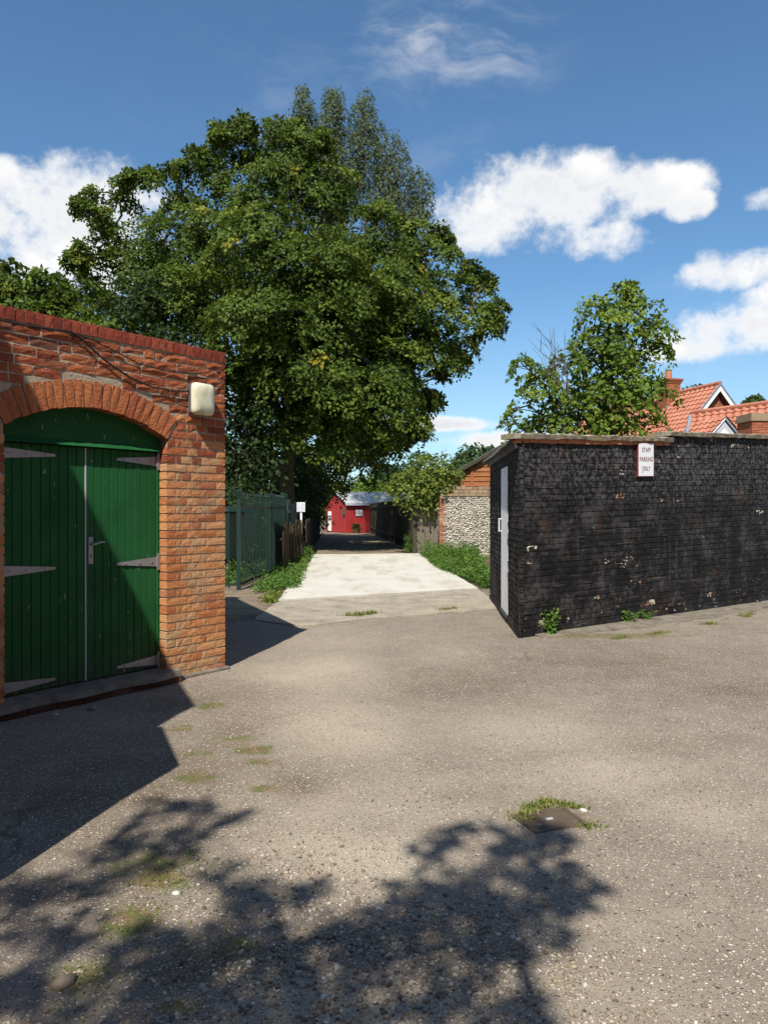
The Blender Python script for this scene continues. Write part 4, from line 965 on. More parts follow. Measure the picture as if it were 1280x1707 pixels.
# ------------------------------------------------------------------ gabled store left of the viewer (outside the frame, its shadow falls on the doors)
def back(gp, h): return Vector((gp.x - SH.x * h, gp.y - SH.y * h, h))
G0 = Vector((-2.31, 7.79)); G1 = gd(320, 1180); G2 = gd(265, 1215); G3 = gd(292, 1280)
E3 = back(G3, 2.40); E2 = back(G2, 3.25); E1 = back(G1, 3.95); E0 = back(G0, 5.95)
wd_ = (Vector((E0.x, E0.y, 0)) - Vector((E3.x, E3.y, 0))).normalized()       # along the gable
vb = Vector((wd_.y, -wd_.x, 0)); vb = vb if vb.y < 0 else -vb                  # running back past the viewer
vb = Vector((-.38, -1.32, 0)).normalized()
stt = thing('gabled_store', 'tall brick store with steep tiled roof just left of the viewer', 'building', (E3.x, E3.y, 0))
rise = (E0.z - E1.z) / ((Vector((E0.x, E0.y)) - Vector((E1.x, E1.y))).length)
E00 = E0 + Vector((wd_.x, wd_.y, rise)) * 1.2                                  # ridge
b = MB(); n_ = lambda v, z: Vector((v.x, v.y, z))
prof_ = [n_(E3, 0), E3, E2, E1, E00, n_(E00 + wd_ * 3.2, E1.z), n_(E00 + wd_ * 3.2, 0)]
m = len(prof_); Lb = 6.0
b.add(prof_ + [p_ + vb * Lb for p_ in prof_], [list(range(m)), [m + i for i in range(m)][::-1]] + [(i, m + i, m + (i + 1) % m, (i + 1) % m) for i in range(m)]); b.build('wall', 'brick_pier', stt)
b = MB()
for (p0_, p1_) in ((E3, E2), (E1, E00)):
    dn = Vector((wd_.x, wd_.y, (p1_.z - p0_.z) / max(.01, (Vector((p1_.x, p1_.y)) - Vector((p0_.x, p0_.y))).length))).normalized(); nr_ = Vector((-wd_.x * dn.z, -wd_.y * dn.z, math.hypot(dn.x, dn.y)))
    a_ = p0_ + nr_ * .004; c__ = p1_ + nr_ * .004
    b.hexa([a_, c__, c__ + vb * Lb, a_ + vb * Lb] + [v + nr_ * .03 for v in (a_, c__, c__ + vb * Lb, a_ + vb * Lb)])
b.build('roof', 'clay_tile', stt)

bb = thing('sky_blocker_house', 'unseen brick house added behind and right of the viewer to block sky light', 'house', (2, -13.5, 0))  # house and wing added out of view only to cut sky light on the yard
b = MB(); b.box(W0, -9, 15, -20, -13.5, -.02, 9.4); b.box(W0, 9.6, 15.2, -13.49, 7.2, -.02, 7.0); b.build('wall', 'brick_pier', bb)
b = MB(); b.add([(-9.3, -13.2, 9.3), (15.3, -13.2, 9.3), (15.3, -16.75, 12.2), (-9.3, -16.75, 12.2), (-9.3, -20.3, 9.3), (15.3, -20.3, 9.3)], [(0, 1, 2, 3), (3, 2, 5, 4), (0, 3, 4), (1, 5, 2), (0, 4, 5, 1)]); b.add([(9.3, -13.6, 6.9), (9.3, 7.4, 6.9), (12.4, 7.4, 9.6), (12.4, -13.6, 9.6), (15.5, -13.6, 6.9), (15.5, 7.4, 6.9)], [(0, 1, 2, 3), (3, 2, 5, 4), (0, 3, 4), (1, 5, 2), (0, 4, 5, 1)]); b.build('roof', 'clay_tile', bb)
for i in range(5):
    for z0 in (1.0, 4.6):
        x0 = -7 + i * 4.4; b = MB(); b.box(W0, x0, x0 + 1.2, -13.5, -13.44, z0, z0 + 1.5); wn_ = b.build('window', 'white_clean', bb)
        b = MB(); b.box(W0, x0 + .08, x0 + .56, -13.44, -13.43, z0 + .08, z0 + 1.42); b.box(W0, x0 + .64, x0 + 1.12, -13.44, -13.43, z0 + .08, z0 + 1.42); b.build('pane', 'sign_black', wn_)

# ------------------------------------------------------------------ railings, bin, pickets, small sign (left of the drive)
def railing(name, lab, P0, P1, zt, bars, posts):
    rt = thing(name, lab, 'railing', P0, 'green bow-top railings by the driveway')
    d = (P1 - P0); Lg = d.length; fr = Frame(P0, math.atan2(d.y, d.x)); sp = Lg / (bars + 1)
    b = MB(); b.box(fr, 0, Lg, -.006, .006, zt - .30, zt - .255); b.build('rail', 'green_railing', rt)
    b = MB(); b.box(fr, 0, Lg, -.006, .006, .10, .145); b.build('rail', 'green_railing', rt)
    n = bars // 2 if True else 0
    for i in range(bars // 2):
        xa, xb = sp * (2 * i + 1), sp * (2 * i + 2); r_ = (xb - xa) / 2; xc = (xa + xb) / 2
        P = [fr(xa, 0, .04)] + [fr(xa, 0, zt - r_)] + [fr(xc - r_ * math.cos(u), 0, zt - r_ + r_ * math.sin(u)) for u in np.linspace(.3, math.pi - .3, 7)] + [fr(xb, 0, zt - r_), fr(xb, 0, .04)]
        m = MB(); m.tube(P, .0105, 5); m.build('hoop_bar', 'green_railing', rt)
    for x in posts:
        b = MB(); b.box(fr, x - .035, x + .035, -.035, .035, -.02, zt + .01); po = b.build('post', 'green_railing', rt)
        b = MB(); b.hexa([fr(x + sx * .075, sy * .075, zt + .03) for sx, sy in ((-1, -1), (1, -1), (1, 1), (-1, 1))] + [fr(x + sx * .03, sy * .03, zt + .055) for sx, sy in ((-1, -1), (1, -1), (1, 1), (-1, 1))])
        b.hexa([fr(x + sx * .036, sy * .036, zt - .12) for sx, sy in ((-1, -1), (1, -1), (1, 1), (-1, 1))] + [fr(x + sx * .075, sy * .075, zt + .03) for sx, sy in ((-1, -1), (1, -1), (1, 1), (-1, 1))]); b.build('cap', 'green_railing', po)
    return rt
p1 = Vector((-2.77, 14.3, 0)); p2 = Vector((-2.62, 17.4, 0)); p3 = Vector((-2.60, 19.7, 0)); p4 = Vector((-2.66, 22.0, 0)); p5 = Vector((-2.72, 24.6, 0))
railing('bow_top_railing', 'green bow-top railing section running back from the corner post', p1, p2, 1.88, 22, [0, (p2 - p1).length])
railing('bow_top_railing', 'green bow-top railing section turning left behind the coach house', Vector((-6.2, 14.36, 0)), Vector((-2.84, 14.36, 0)), 1.88, 26, [])
railing('bow_top_railing', 'green railing section in front of the green sheet panels', p2, p3, 1.92, 16, [(p3 - p2).length])
def panel_fence(name, lab, A_, B_, zt, n):
    rt = thing(name, lab, 'fence', A_); d = B_ - A_; fr = Frame(A_, math.atan2(d.y, d.x)); Lg = d.length
    for i in range(n):
        b = MB(); b.box(fr, Lg * i / n + .02, Lg * (i + 1) / n - .02, -.02, .02, .15, zt[i]); b.build('panel', 'green_sheet', rt, bevel=.004)
        b = MB(); x = Lg * (i + 1) / n; b.box(fr, x - .04, x + .04, -.05, .05, -.02, zt[i] + .06); b.build('post', 'green_sheet', rt)
        b = MB(); b.box(fr, Lg * i / n, Lg * (i + 1) / n, -.06, -.025, zt[i] - .34, zt[i] - .26); b.build('rail', 'green_sheet', rt)
panel_fence('sheet_fence', 'dark green sheet panel fence stepping down behind the rough pickets', p2 + Vector((-.12, .1, 0)), p5 + Vector((-.15, 0, 0)), [1.88, 1.80, 1.74], 3)
# green bin behind the railing
wbn = thing('storage_bin', 'dark green storage bin standing behind the bow-top railing', 'bin', (-3.5, 17.0, 0)); fw = Frame((-3.55, 16.9, 0), R(70))
b = MB(); b.hexa([fw(-.5, -.35, .45), fw(.5, -.35, .45), fw(.5, .35, .45), fw(-.5, .35, .45), fw(-.58, -.42, 1.5), fw(.58, -.42, 1.5), fw(.58, .42, 1.5), fw(-.58, .42, 1.5)]); b.build('body', 'green_sheet', wbn, bevel=.03)
b = MB(); b.hexa([fw(-.62, -.46, 1.505), fw(.62, -.46, 1.505), fw(.62, .46, 1.505), fw(-.62, .46, 1.505), fw(-.5, -.3, 1.62), fw(.5, -.3, 1.62), fw(.5, .3, 1.62), fw(-.5, .3, 1.62)]); b.build('lid', 'green_sheet', wbn, bevel=.02)
for sx in (-.4, .4):
    for sy in (-.28, .28):
        b = MB(); b.tube([fw(sx, sy, -.01), fw(sx, sy, .46)], .03, 6); b.build('leg', 'dark_metal', wbn)
# rough timber pickets
pk = thing('picket_fence', 'rough weathered timber picket fence half buried in weeds', 'fence', (-2.5, 18.6, 0)); rnd = random.Random(21)
for i in range(26):
    u = i / 25; x = -2.40 - .08 * u; y = 17.9 + 5.0 * u; hh = 1.12 + .12 * u + rnd.uniform(-.12, .10); wz = rnd.uniform(.10, .16); le = rnd.uniform(-.05, .05)
    b = MB(); f_ = Frame((x + rnd.uniform(-.02, .02), y, 0), R(90) + rnd.uniform(-.25, .25)); t_ = wz / 2
    b.add([f_(-t_, -.012, -.02), f_(t_, -.012, -.02), f_(t_ + le, -.012, hh - .08), f_(le + rnd.uniform(-.03, .03), -.012, hh), f_(-t_ + le, -.012, hh - .06), f_(-t_, .012, -.02), f_(t_, .012, -.02), f_(t_ + le, .012, hh - .08), f_(le, .012, hh), f_(-t_ + le, .012, hh - .06)],
          [(4, 3, 2, 1, 0), (5, 6, 7, 8, 9)] + [(k_, (k_ + 1) % 5, 5 + (k_ + 1) % 5, 5 + k_) for k_ in range(5)]); b.build('picket', 'picket_timber', pk)
b = MB(); b.tube([(-2.46, 17.8, .85), (-2.54, 23.0, .95)], .03, 6); b.build('rail', 'picket_timber', pk)
# small sign on a white post
sp_ = px(502, 850, 22.6); ss_ = thing('post_sign', 'small grey notice board on a slim white post beside the driveway', 'sign', (sp_.x, 22.6, 0)); f_ = Frame((sp_.x, 22.6, 0), R(-6))
b = MB(); b.box(f_, -.028, .028, -.02, .02, -.03, 1.78); b.build('post', 'white_clean', ss_)
b = MB(); b.box(f_, -.125, .125, -.045, -.022, 1.49, 1.775); b.build('board', 'white_clean', ss_, bevel=.004)
b = MB(); b.box(f_, -.105, .105, -.049, -.044, 1.51, 1.755); b.build('notice', 'sign_grey', ss_)
b = MB()
for i in range(6): b.box(f_, -.08, .08 - .03 * (i % 3), -.0505, -.0485, 1.535 + i * .034, 1.547 + i * .034)
b.build('text_lines', 'sign_white', ss_)

# dark low fence further along on the left
def plank_fence(name, lab, A_, B_, h, wpl, mat, nobj_, seed, group=None):
    rt = thing(name, lab, 'fence', A_, group); d = B_ - A_; Lg = d.length; fr = Frame(A_, math.atan2(d.y, d.x)); n = int(Lg / wpl); r_ = random.Random(seed); far = MB()
    for i in range(n):
        m = MB() if i < nobj_ else far; hh = h + r_.uniform(-.02, .02); yy = r_.uniform(-.006, .006) + (.016 if i % 2 else 0)
        if n - i < 4: hh -= .05 * (4 - (n - i)) ** 1.5
        m.box(fr, i * wpl, (i + 1.12) * wpl, yy - .010, yy + .010, .02, hh)
        if i < nobj_: m.build('plank', mat, rt)
    if n > nobj_: far.build('far_planks', mat, rt, kind='stuff')
    for zr in (.35, h - .3):
        b = MB(); b.box(fr, 0, Lg, .03, .07, zr, zr + .08); b.build('rail', mat, rt)
    return rt
plank_fence('board_fence', 'low dark board fence in shade along the left of the lane', Vector((-2.62, 25.2, 0)), Vector((-3.5, 41, 0)), 1.22, .15, 'dark_timber', 30, 31)
plank_fence('board_fence', 'tall close-boarded fence along the right side of the shaded lane', Vector((1.12, 27.6, 0)), Vector((-.94, 50.5, 0)), 1.98, .13, 'fence_timber', 40, 32)
plank_fence('board_fence', 'pale low fence panel left of the red hut', px(535, 850, 56).xy.to_3d(), px(549, 850, 55).xy.to_3d(), 1.0, .15, 'old_timber', 5, 33)

# ------------------------------------------------------------------ gate, brick pier, flint wall, timber shed (right of the drive)
gt = thing('timber_gate', 'weathered timber plank gate between the fence and the flint wall', 'gate', (1.5, 25.9, 0)); GX0, GX1, GY = 1.13, 1.87, 26.0
rnd = random.Random(41)
for i in range(5):
    wpl = (GX1 - GX0) / 5; b = MB(); b.box(W0, GX0 + i * wpl + .004, GX0 + (i + 1) * wpl - .004, GY + rnd.uniform(-.006, .006), GY + .025, .05, 2.02 + rnd.uniform(-.02, .02)); b.build('plank', 'old_timber', gt, bevel=.003)
for zr in (.25, 1.1, 1.8):
    b = MB(); b.box(W0, GX0, GX1, GY + .027, GY + .06, zr, zr + .1); b.build('ledge', 'old_timber', gt)
b = MB(); b.box(W0, GX0, GX1, GY - .02, GY + .03, -.02, .16); b.build('gravel_board', 'old_timber', gt)
b = MB(); b.box(W0, GX0 - .13, GX0 - .012, GY - .1, GY + .03, -.03, 2.12); b.build('gate_post', 'dark_timber', gt, bevel=.01)
fw_ = thing('flint_wall', 'pale flint cobble wall with weathered brick coping behind the weeds', 'wall', (2.0, 25.6, 0))
FY = 25.5; b = MB(); b.box(W0, 1.90, 6.0, FY + .02, FY + .35, -.03, 2.02); b.build('core', 'mortar', fw_)
b = MB(); rnd = random.Random(42); z = 0; k = 0
while z < 2.02:
    x = 1.885 + 0; w_ = .215 if k % 2 else .12
    b.box(W0, x, x + w_ - .004, FY - .012 + rnd.uniform(-.006, .006), FY + .2, z + .004, z + .069, rnd.random()); z += .075; k += 1
b.build('quoin_bricks', 'brick_pier', fw_, kind='stuff')
b = MB()
for k in range(3):
    x = 1.93 + .05 * (k == 2); z0 = 2.02 + k * .115
    while x < 5.8:
        l_ = rnd.uniform(.16, .26); yy = rnd.uniform(-.02, .015) + (.0 if k < 1 else .03) - (.03 if k == 0 else 0)
        b.box(W0, x, x + l_ - .012, FY + yy, FY + .33, z0, z0 + .10 + rnd.uniform(-.012, .008), rnd.random()); x += l_
b.build('coping_bricks', 'brick_weathered', fw_, kind='stuff')
ico = []; ph = (1 + 5 ** .5) / 2
IV = np.array([(-1, ph, 0), (1, ph, 0), (-1, -ph, 0), (1, -ph, 0), (0, -1, ph), (0, 1, ph), (0, -1, -ph), (0, 1, -ph), (ph, 0, -1), (ph, 0, 1), (-ph, 0, -1), (-ph, 0, 1)]) / math.sqrt(1 + ph * ph)
IF = np.array([(0, 11, 5), (0, 5, 1), (0, 1, 7), (0, 7, 10), (0, 10, 11), (1, 5, 9), (5, 11, 4), (11, 10, 2), (10, 7, 6), (7, 1, 8), (3, 9, 4), (3, 4, 2), (3, 2, 6), (3, 6, 8), (3, 8, 9), (4, 9, 5), (2, 4, 11), (6, 2, 10), (8, 6, 7), (9, 8, 1)])
def stones(cen, rad, rng, flat=(1, 1, 1), jit=.18, up=None, rotz=True):
    n = len(cen); V = np.tile(IV, (n, 1, 1)) * (1 + rng.normal(0, jit, (n, 12, 1)))
    V = V * (rad[:, None, :] if rad.ndim == 2 else rad[:, None, None]) * np.array(flat)
    a_ = rng.random(n) * 6.283; tl = rng.normal(0, .35, n)
    ca, sa = np.cos(a_)[:, None], np.sin(a_)[:, None]
    if rotz == 'y':   # spin in the wall plane
        x_, z_ = V[..., 0] * ca - V[..., 2] * sa, V[..., 0] * sa + V[..., 2] * ca; V = np.stack([x_, V[..., 1], z_], -1)
    else:
        ct, st_ = np.cos(tl)[:, None], np.sin(tl)[:, None]
        y_, z_ = V[..., 1] * ct - V[..., 2] * st_, V[..., 1] * st_ + V[..., 2] * ct
        x_, y2 = V[..., 0] * ca - y_ * sa, V[..., 0] * sa + y_ * ca; V = np.stack([x_, y2, z_], -1)
    V = (V + cen[:, None]).reshape(-1, 3); Fi = (IF[None] + (np.arange(n) * 12)[:, None, None]).reshape(-1, 3)
    return V, Fi
rng = np.random.default_rng(43); cc_ = []; 
zr = .04
while zr < 2.0:
    x = 2.04 + rng.uniform(0, .05)
    while x < 5.6:
        cc_.append((x, FY + .02, zr + rng.uniform(-.02, .02))); x += rng.uniform(.075, .125)
    zr += .066
cc_ = np.array(cc_); rad = np.stack([rng.uniform(.034, .062, len(cc_)), rng.uniform(.035, .055, len(cc_)), rng.uniform(.024, .036, len(cc_))], 1)
V, Fi = stones(cc_, rad, rng, jit=.14, rotz='n')
tn = np.repeat(np.clip(rng.beta(2.2, 1.5, len(cc_)), 0, 1), 20)
mk('flints', V, Fi, 'flint', fw_, smooth=True, tint=tn, kind='stuff')
# timber shed behind the wall
ts = thing('timber_shed', 'orange-brown clapboard shed with felt roof behind the flint wall', 'shed', (3.0, 29, 0)); SD = 29.0
ev = px(767, 783, SD); rg = px(845, 738, SD); xl, xr_ = ev.x, rg.x + (rg.x - ev.x)
b = MB(); b.add([(xl + .03, SD + .03, 0), (xr_, SD + .03, 0), (xr_, SD + .03, ev.z), (rg.x, SD + .03, rg.z - .02), (xl + .03, SD + .03, ev.z - .02)] + [(xl + .03, SD + 4, 0), (xr_, SD + 4, 0), (xr_, SD + 4, ev.z), (rg.x, SD + 4, rg.z - .02), (xl + .03, SD + 4, ev.z - .02)], [(0, 1, 2, 3, 4), (9, 8, 7, 6, 5)] + [(i, i + 5, (i + 1) % 5 + 5, (i + 1) % 5) for i in range(5)]); b.build('wall', 'orange_timber', ts)
sl = (rg.z - ev.z) / (rg.x - ev.x); z = 1.9
while z < rg.z - .1:
    x0 = xl + .03 if z + .2 < ev.z else min(rg.x - .1, xl + .03 + (z + .205 - ev.z) / sl + .03)
    b = MB(); x1 = 2 * rg.x - x0
    b.hexa([(x0, SD - .045, z), (x1, SD - .045, z), (x1, SD + .02, z), (x0, SD + .02, z), (x0, SD - .008, z + .205), (x1, SD - .008, z + .205), (x1, SD + .02, z + .205), (x0, SD + .02, z + .205)]); b.build('weatherboard', 'orange_timber', ts); z += .19
b = MB(); b.box(W0, px(784, 0, SD).x, px(788.5, 0, SD).x, SD - .075, SD - .046, 1.9, px(0, 781, SD).z); b.build('batten', 'orange_timber', ts)
b = MB(); b.box(W0, xl + .01, xl + .06, SD - .075, SD - .046, 1.9, ev.z - .05); b.build('corner_batten', 'orange_timber', ts)
for sgn in (-1, 1):
    b = MB(); e0 = Vector((rg.x + sgn * (rg.x - xl + .22), SD - .22, ev.z - .22 * sl)); r0_ = Vector((rg.x, SD - .22, rg.z)); nz_ = Vector((0, 0, .07)); ba = Vector((0, 4.4, 0))
    P = [e0, r0_, r0_ + ba, e0 + ba]; P = P if sgn < 0 else [r0_, e0, e0 + ba, r0_ + ba]
    b.hexa(P + [v + nz_ for v in P]); b.build('roof_slope', 'roof_felt', ts)
    b = MB(); P = [e0 + Vector((0, -.025, -.10)), r0_ + Vector((0, -.025, -.10)), r0_ + Vector((0, -.003, -.10)), e0 + Vector((0, -.003, -.10))]; P = P if sgn < 0 else [P[1], P[0], P[3], P[2]]
    b.hexa(P + [v + Vector((0, 0, .135)) for v in P]); b.build('bargeboard', 'dark_timber', ts)

# ------------------------------------------------------------------ red hut at the end of the lane
rh = thing('red_hut', 'red boarded hut with grey metal roof at the end of the lane', 'hut', (-2.48, 50, 0))
c0 = Vector((-2.48, 50, 0)); gdv = Vector((-1.55, 2.6, 0)); gl = gdv.length; gdv.normalize(); ldv = Vector((-gdv.y, gdv.x, 0)); ldv = -ldv if ldv.x < 0 else ldv
FL = Frame(c0, math.atan2(ldv.y, ldv.x)); FG = Frame(c0 + gdv * gl, math.atan2(-gdv.y, -gdv.x))   # long side / gable end, both with -y outwards
eh, rh_z, Ll = 2.05, 2.78, 6.0
b = MB(); m0 = c0 + gdv * gl / 2
pr_ = [c0, c0 + Vector((0, 0, eh)), m0 + Vector((0, 0, rh_z)), c0 + gdv * gl + Vector((0, 0, eh)), c0 + gdv * gl]
b.add(pr_ + [p_ + ldv * Ll for p_ in pr_], [(0, 1, 2, 3, 4)[::-1], (5, 6, 7, 8, 9)] + [(i, (i + 1) % 5, 5 + (i + 1) % 5, 5 + i) for i in range(5)]); b.build('wall', 'red_boards', rh)
b = MB()
for i in range(40): b.box(FL, i * .15, i * .15 + .142, -.022, -.003, .05, eh)
b.build('cladding', 'red_boards', rh, kind='stuff')
b = MB()
for i in range(int(gl / .15)):
    x = i * .15; zt = eh + (rh_z - eh) * (1 - abs(x + .07 - gl / 2) / (gl / 2)) - .03; b.box(FG, x, x + .142, -.022, -.003, .05, zt)
b.build('end_cladding', 'red_boards', rh, kind='stuff')
nx = 110; V = []; Fc = []; o0 = .18
for sgn in (0, 1):
    base_n = len(V)
    for i in range(nx):
        x = -.2 + (Ll + .4) * i / (nx - 1); wv_ = .018 * math.sin(2 * math.pi * x / .2)
        A_ = (c0 - gdv * o0 if sgn == 0 else c0 + gdv * (gl + o0)) + ldv * x; zA = eh - (rh_z - eh) / (gl / 2) * o0
        V += [Vector((A_.x, A_.y, zA + .03 + wv_)), Vector((m0.x, m0.y, 0)) + ldv * x + Vector((0, 0, rh_z + .03 + wv_)), Vector((A_.x, A_.y, zA + .01 + wv_))]
    for i in range(nx - 1):
        a_ = base_n + i * 3; Fc += [(a_, a_ + 3, a_ + 4, a_ + 1), (a_, a_ + 2, a_ + 5, a_ + 3)]
mk('roof', V, Fc, 'galv_roof', rh)
b = MB(); b.box(FL, -.2, Ll + .2, -.21, -.19, eh - .20, eh - .06); b.build('gutter', 'sign_grey', rh)
b = MB(); xs_ = .62; b.box(FL, xs_, xs_ + .55, -.06, -.03, 1.12, 1.58); sgn_ = b.build('notice_board', 'sign_black', rh)
b = MB(); b.box(FL, xs_ + .035, xs_ + .515, -.066, -.058, 1.32, 1.55); b.box(FL, xs_ + .035, xs_ + .515, -.066, -.058, 1.15, 1.28); b.build('notice', 'sign_white', sgn_)
b = MB()
for i in range(3): b.box(FL, xs_ + .07, xs_ + .48 - .05 * (i % 2), -.0685, -.0665, 1.355 + i * .06, 1.385 + i * .06)
b.box(FL, xs_ + .08, xs_ + .46, -.0685, -.0665, 1.20, 1.235); b.build('lettering', 'sign_black', sgn_)
b = MB(); b.box(FG, gl - .45, gl - .15, -.12, -.02, 1.2, 1.65); b.build('meter_box', 'dark_metal', rh)
b = MB(); b.box(FG, .35, .80, -.06, -.02, .1, 1.45); b.build('door', 'white_clean', rh)
rngp = np.random.default_rng(50); pp = FL(.45, -.5, 0)
pt = thing('potted_plant', 'small planter with dark foliage against the red hut', 'planter', pp)
b = MB(); b.tube([pp, pp + Vector((0, 0, .3))], [.2, .27], 10); b.build('pot', 'dark_metal', pt)
cen = np.array(pp) + np.array([0, 0, .45]) + rngp.normal(0, .14, (40, 3)); V, Fq_, T = sprays(cen, rngp.normal(0, 1, (40, 3)) + np.array([0, 0, 1]), np.full(40, .12), 14, .09, rngp); mk('foliage', V, Fq_, 'leaf_dark', pt, tint=T)

# ------------------------------------------------------------------ red-roofed house behind the wall
hs_ = thing('tiled_house', 'red pantiled house with white bargeboards behind the black wall', 'house', (14.2, 32, 0))
def tiles(name, A_, B_, down, parent, course=.29, colw=.30):
    """pantiled slope: ridge from A to B, 'down' is the full slope vector"""
    A_, B_, down = Vector(A_), Vector(B_), Vector(down); Lr = (B_ - A_).length; Ld = down.length; dx_ = (B_ - A_) / Lr; dd_ = down / Ld
    nn = dx_.cross(dd_); nn = nn if nn.z > 0 else -nn
    nc = int(Lr / colw * 6); nr_ = int(Ld / course); V = []; Fc = []
    for r_ in range(nr_ + 1):
        for e in (0, 1):
            v = (r_ + (0 if e == 0 else .98)) * Ld / (nr_ + 1); lift = .012 if e == 0 else .045
            for c__ in range(nc + 1):
                u = Lr * c__ / nc; ph_ = (u / colw) % 1.0
                wv_ = .045 * math.sin(math.pi * min(1, ph_ / .62)) if ph_ < .62 else -.012 * math.sin(math.pi * (ph_ - .62) / .38)
                V.append(A_ + dx_ * u + dd_ * v + nn * (lift + wv_))
    for r_ in range(2 * nr_ + 1):
        for c__ in range(nc): i = r_ * (nc + 1) + c__; Fc.append((i, i + 1, i + nc + 2, i + nc + 1))
    return mk(name, V, Fc, 'clay_tile', parent)
ap = px(1193, 642, 32); rdv = Vector((-1.06, 3.6, 0)).normalized(); gdir = Vector((rdv.y, -rdv.x, 0)); gdir = gdir if gdir.x > 0 else -gdir
hwid = 3.3; drop = 3.75; Lr = 10.0
lft = -gdir * hwid + Vector((0, 0, -drop)); rgt = gdir * hwid + Vector((0, 0, -drop))
tiles('roof_slope', ap - rdv * .25, ap + rdv * Lr, lft, hs_); tiles('roof_slope', ap - rdv * .25, ap + rdv * Lr, rgt, hs_)
b = MB(); pr_ = [ap + lft * .97 - Vector((0, 0, 4)), ap + lft * .97, ap + Vector((0, 0, -.06)), ap + rgt * .97, ap + rgt * .97 - Vector((0, 0, 4))]
for p_ in pr_:
    if p_.z < 1: p_.z = -.02
b.add(pr_ + [p_ + rdv * Lr for p_ in pr_], [(0, 1, 2, 3, 4), (9, 8, 7, 6, 5)] + [(i, 5 + i, 5 + (i + 1) % 5, (i + 1) % 5) for i in range(5)]); b.build('wall', 'brick_house', hs_)
# brick courses on the gable
b = MB(); rnd = random.Random(61); Fg = Frame(ap + rdv * -.004, math.atan2(gdir.y, gdir.x)); z = -.3; k = 0
while z > -drop + .1:
    half_ = hwid * (-z) / drop - .12; x = -half_
    while x < half_:
        l_ = .215 if rnd.random() < .6 else .11; l_ = min(l_, half_ - x); b.box(Fg, x, x + l_ - .012, -.012, .02, z - .066, z - .004, rnd.random()); x += l_
    z -= .075
b.build('gable_bricks', 'brick_house', hs_, kind='stuff')
def barge(p0, p1, w_, mat, out, name, parent, th=.04):
    b = MB(); o_ = -rdv * out; P = [p0 + o_ - Vector((0, 0, w_)), p1 + o_ - Vector((0, 0, w_)), p1 + o_ + rdv * th - Vector((0, 0, w_)), p0 + o_ + rdv * th - Vector((0, 0, w_))]
    b.hexa(P + [v + Vector((0, 0, w_)) for v in P]); return b.build(name, mat, parent)
for s_ in (lft, rgt):
    barge(ap + Vector((0, 0, -.02)), ap + s_ * 1.03, .26, 'white_clean', .27, 'bargeboard', hs_)
    barge(ap + Vector((0, 0, .06)), ap + s_ * 1.03 + Vector((0, 0, .08)), .09, 'lead', .30, 'verge_trim', hs_)
    barge(ap + Vector((0, 0, -.27)), ap + s_ * 1.03 + Vector((0, 0, -.25)), .10, 'sign_red', .05, 'soffit', hs_, .2)
b = MB(); n_r = 30
for i in range(n_r): b.tube([ap + rdv * (-.25 + Lr * i / n_r) + Vector((0, 0, .03)), ap + rdv * (-.25 + Lr * (i + .94) / n_r) + Vector((0, 0, .05))], .11, 8)
b.build('ridge_tiles', 'clay_tile', hs_)
# chimney
cb = px(1114, 660, 34.5); cbx, cby = cb.x, 34.5; zt_ = px(0, 641, 34.5).z
chn = thing('chimney_stack', 'red brick chimney stack with one clay pot on the house roof', 'chimney', (cbx, cby, 4)); fch = Frame((cbx, cby, 0), math.atan2(gdir.y, gdir.x)); rnd = random.Random(62)
b = MB(); b.box(fch, -.36, .36, -.36, .36, 4.0, zt_); b.build('stack', 'brick_house', chn)
b = MB(); z = 4.6
while z < zt_ - .02:
    x = -.37
    while x < .36: l_ = min(rnd.choice([.215, .11]), .37 - x); b.box(fch, x, x + l_ - .012, -.372, -.35, z, z + .064, rnd.random()); b.box(fch, -.372, -.35, x, x + l_ - .012, z, z + .064, rnd.random()); x += l_
    z += .075
b.build('bricks', 'brick_house', chn, kind='stuff')
for i in range(3): b = MB(); b.box(fch, -.40 - .035 * i, .40 + .035 * i, -.40 - .035 * i, .40 + .035 * i, zt_ + .075 * i, zt_ + .075 * (i + 1) - .006); b.build('corbel', 'brick_house', chn)
b = MB(); b.tube([fch(0, 0, zt_ + .2), fch(0, 0, zt_ + .62), fch(0, 0, zt_ + .66)], [.16, .13, .16], 12); b.build('pot', 'clay_tile', chn, smooth=False)
b = MB(); b.box(fch, -.44, .44, -.44, -.37, zt_ - 1.25, zt_ - 1.05); b.box(fch, .37, .45, -.44, .40, zt_ - 1.2, zt_ - .6); b.build('flashing', 'lead', chn)
# wing roof in front, lower
A_ = px(1300, 671, 25.5); B_ = px(1152, 690, 25.5 * 179 / 160); A_.z = B_.z
dv = (A_ - B_).normalized(); dn = Vector((-dv.y, dv.x, 0)); dn = dn if dn.y < 0 else -dn
dn = (dn * .5 + Vector((-.1, -1, 0)) * .6).normalized()
wg = thing('roof_wing', 'lower red tiled wing with a small white gablet at the right', 'house', (B_.x, B_.y, 0))
A2_ = A_ + dv * 3
tiles('roof_slope', B_, A2_, dn * 2.6 + Vector((0, 0, -2.3)), wg)
b = MB(); e1, e2 = B_ + dn * 2.5 + Vector((0, 0, -2.35)), A2_ + dn * 2.5 + Vector((0, 0, -2.35))
b.add([(e1.x, e1.y, 0), (e2.x, e2.y, 0), (A2_.x, A2_.y, 0), (B_.x, B_.y, 0), e1, e2, A2_ - Vector((0, 0, .06)), B_ - Vector((0, 0, .06))], [(0, 1, 5, 4), (1, 2, 6, 5), (2, 3, 7, 6), (3, 0, 4, 7), (4, 5, 6, 7)]); b.build('wall', 'brick_house', wg)
b = MB(); b.tube([B_ + Vector((0, 0, .04)), A2_ + Vector((0, 0, .04))], .10, 8); b.build('ridge_tiles', 'clay_tile', wg)
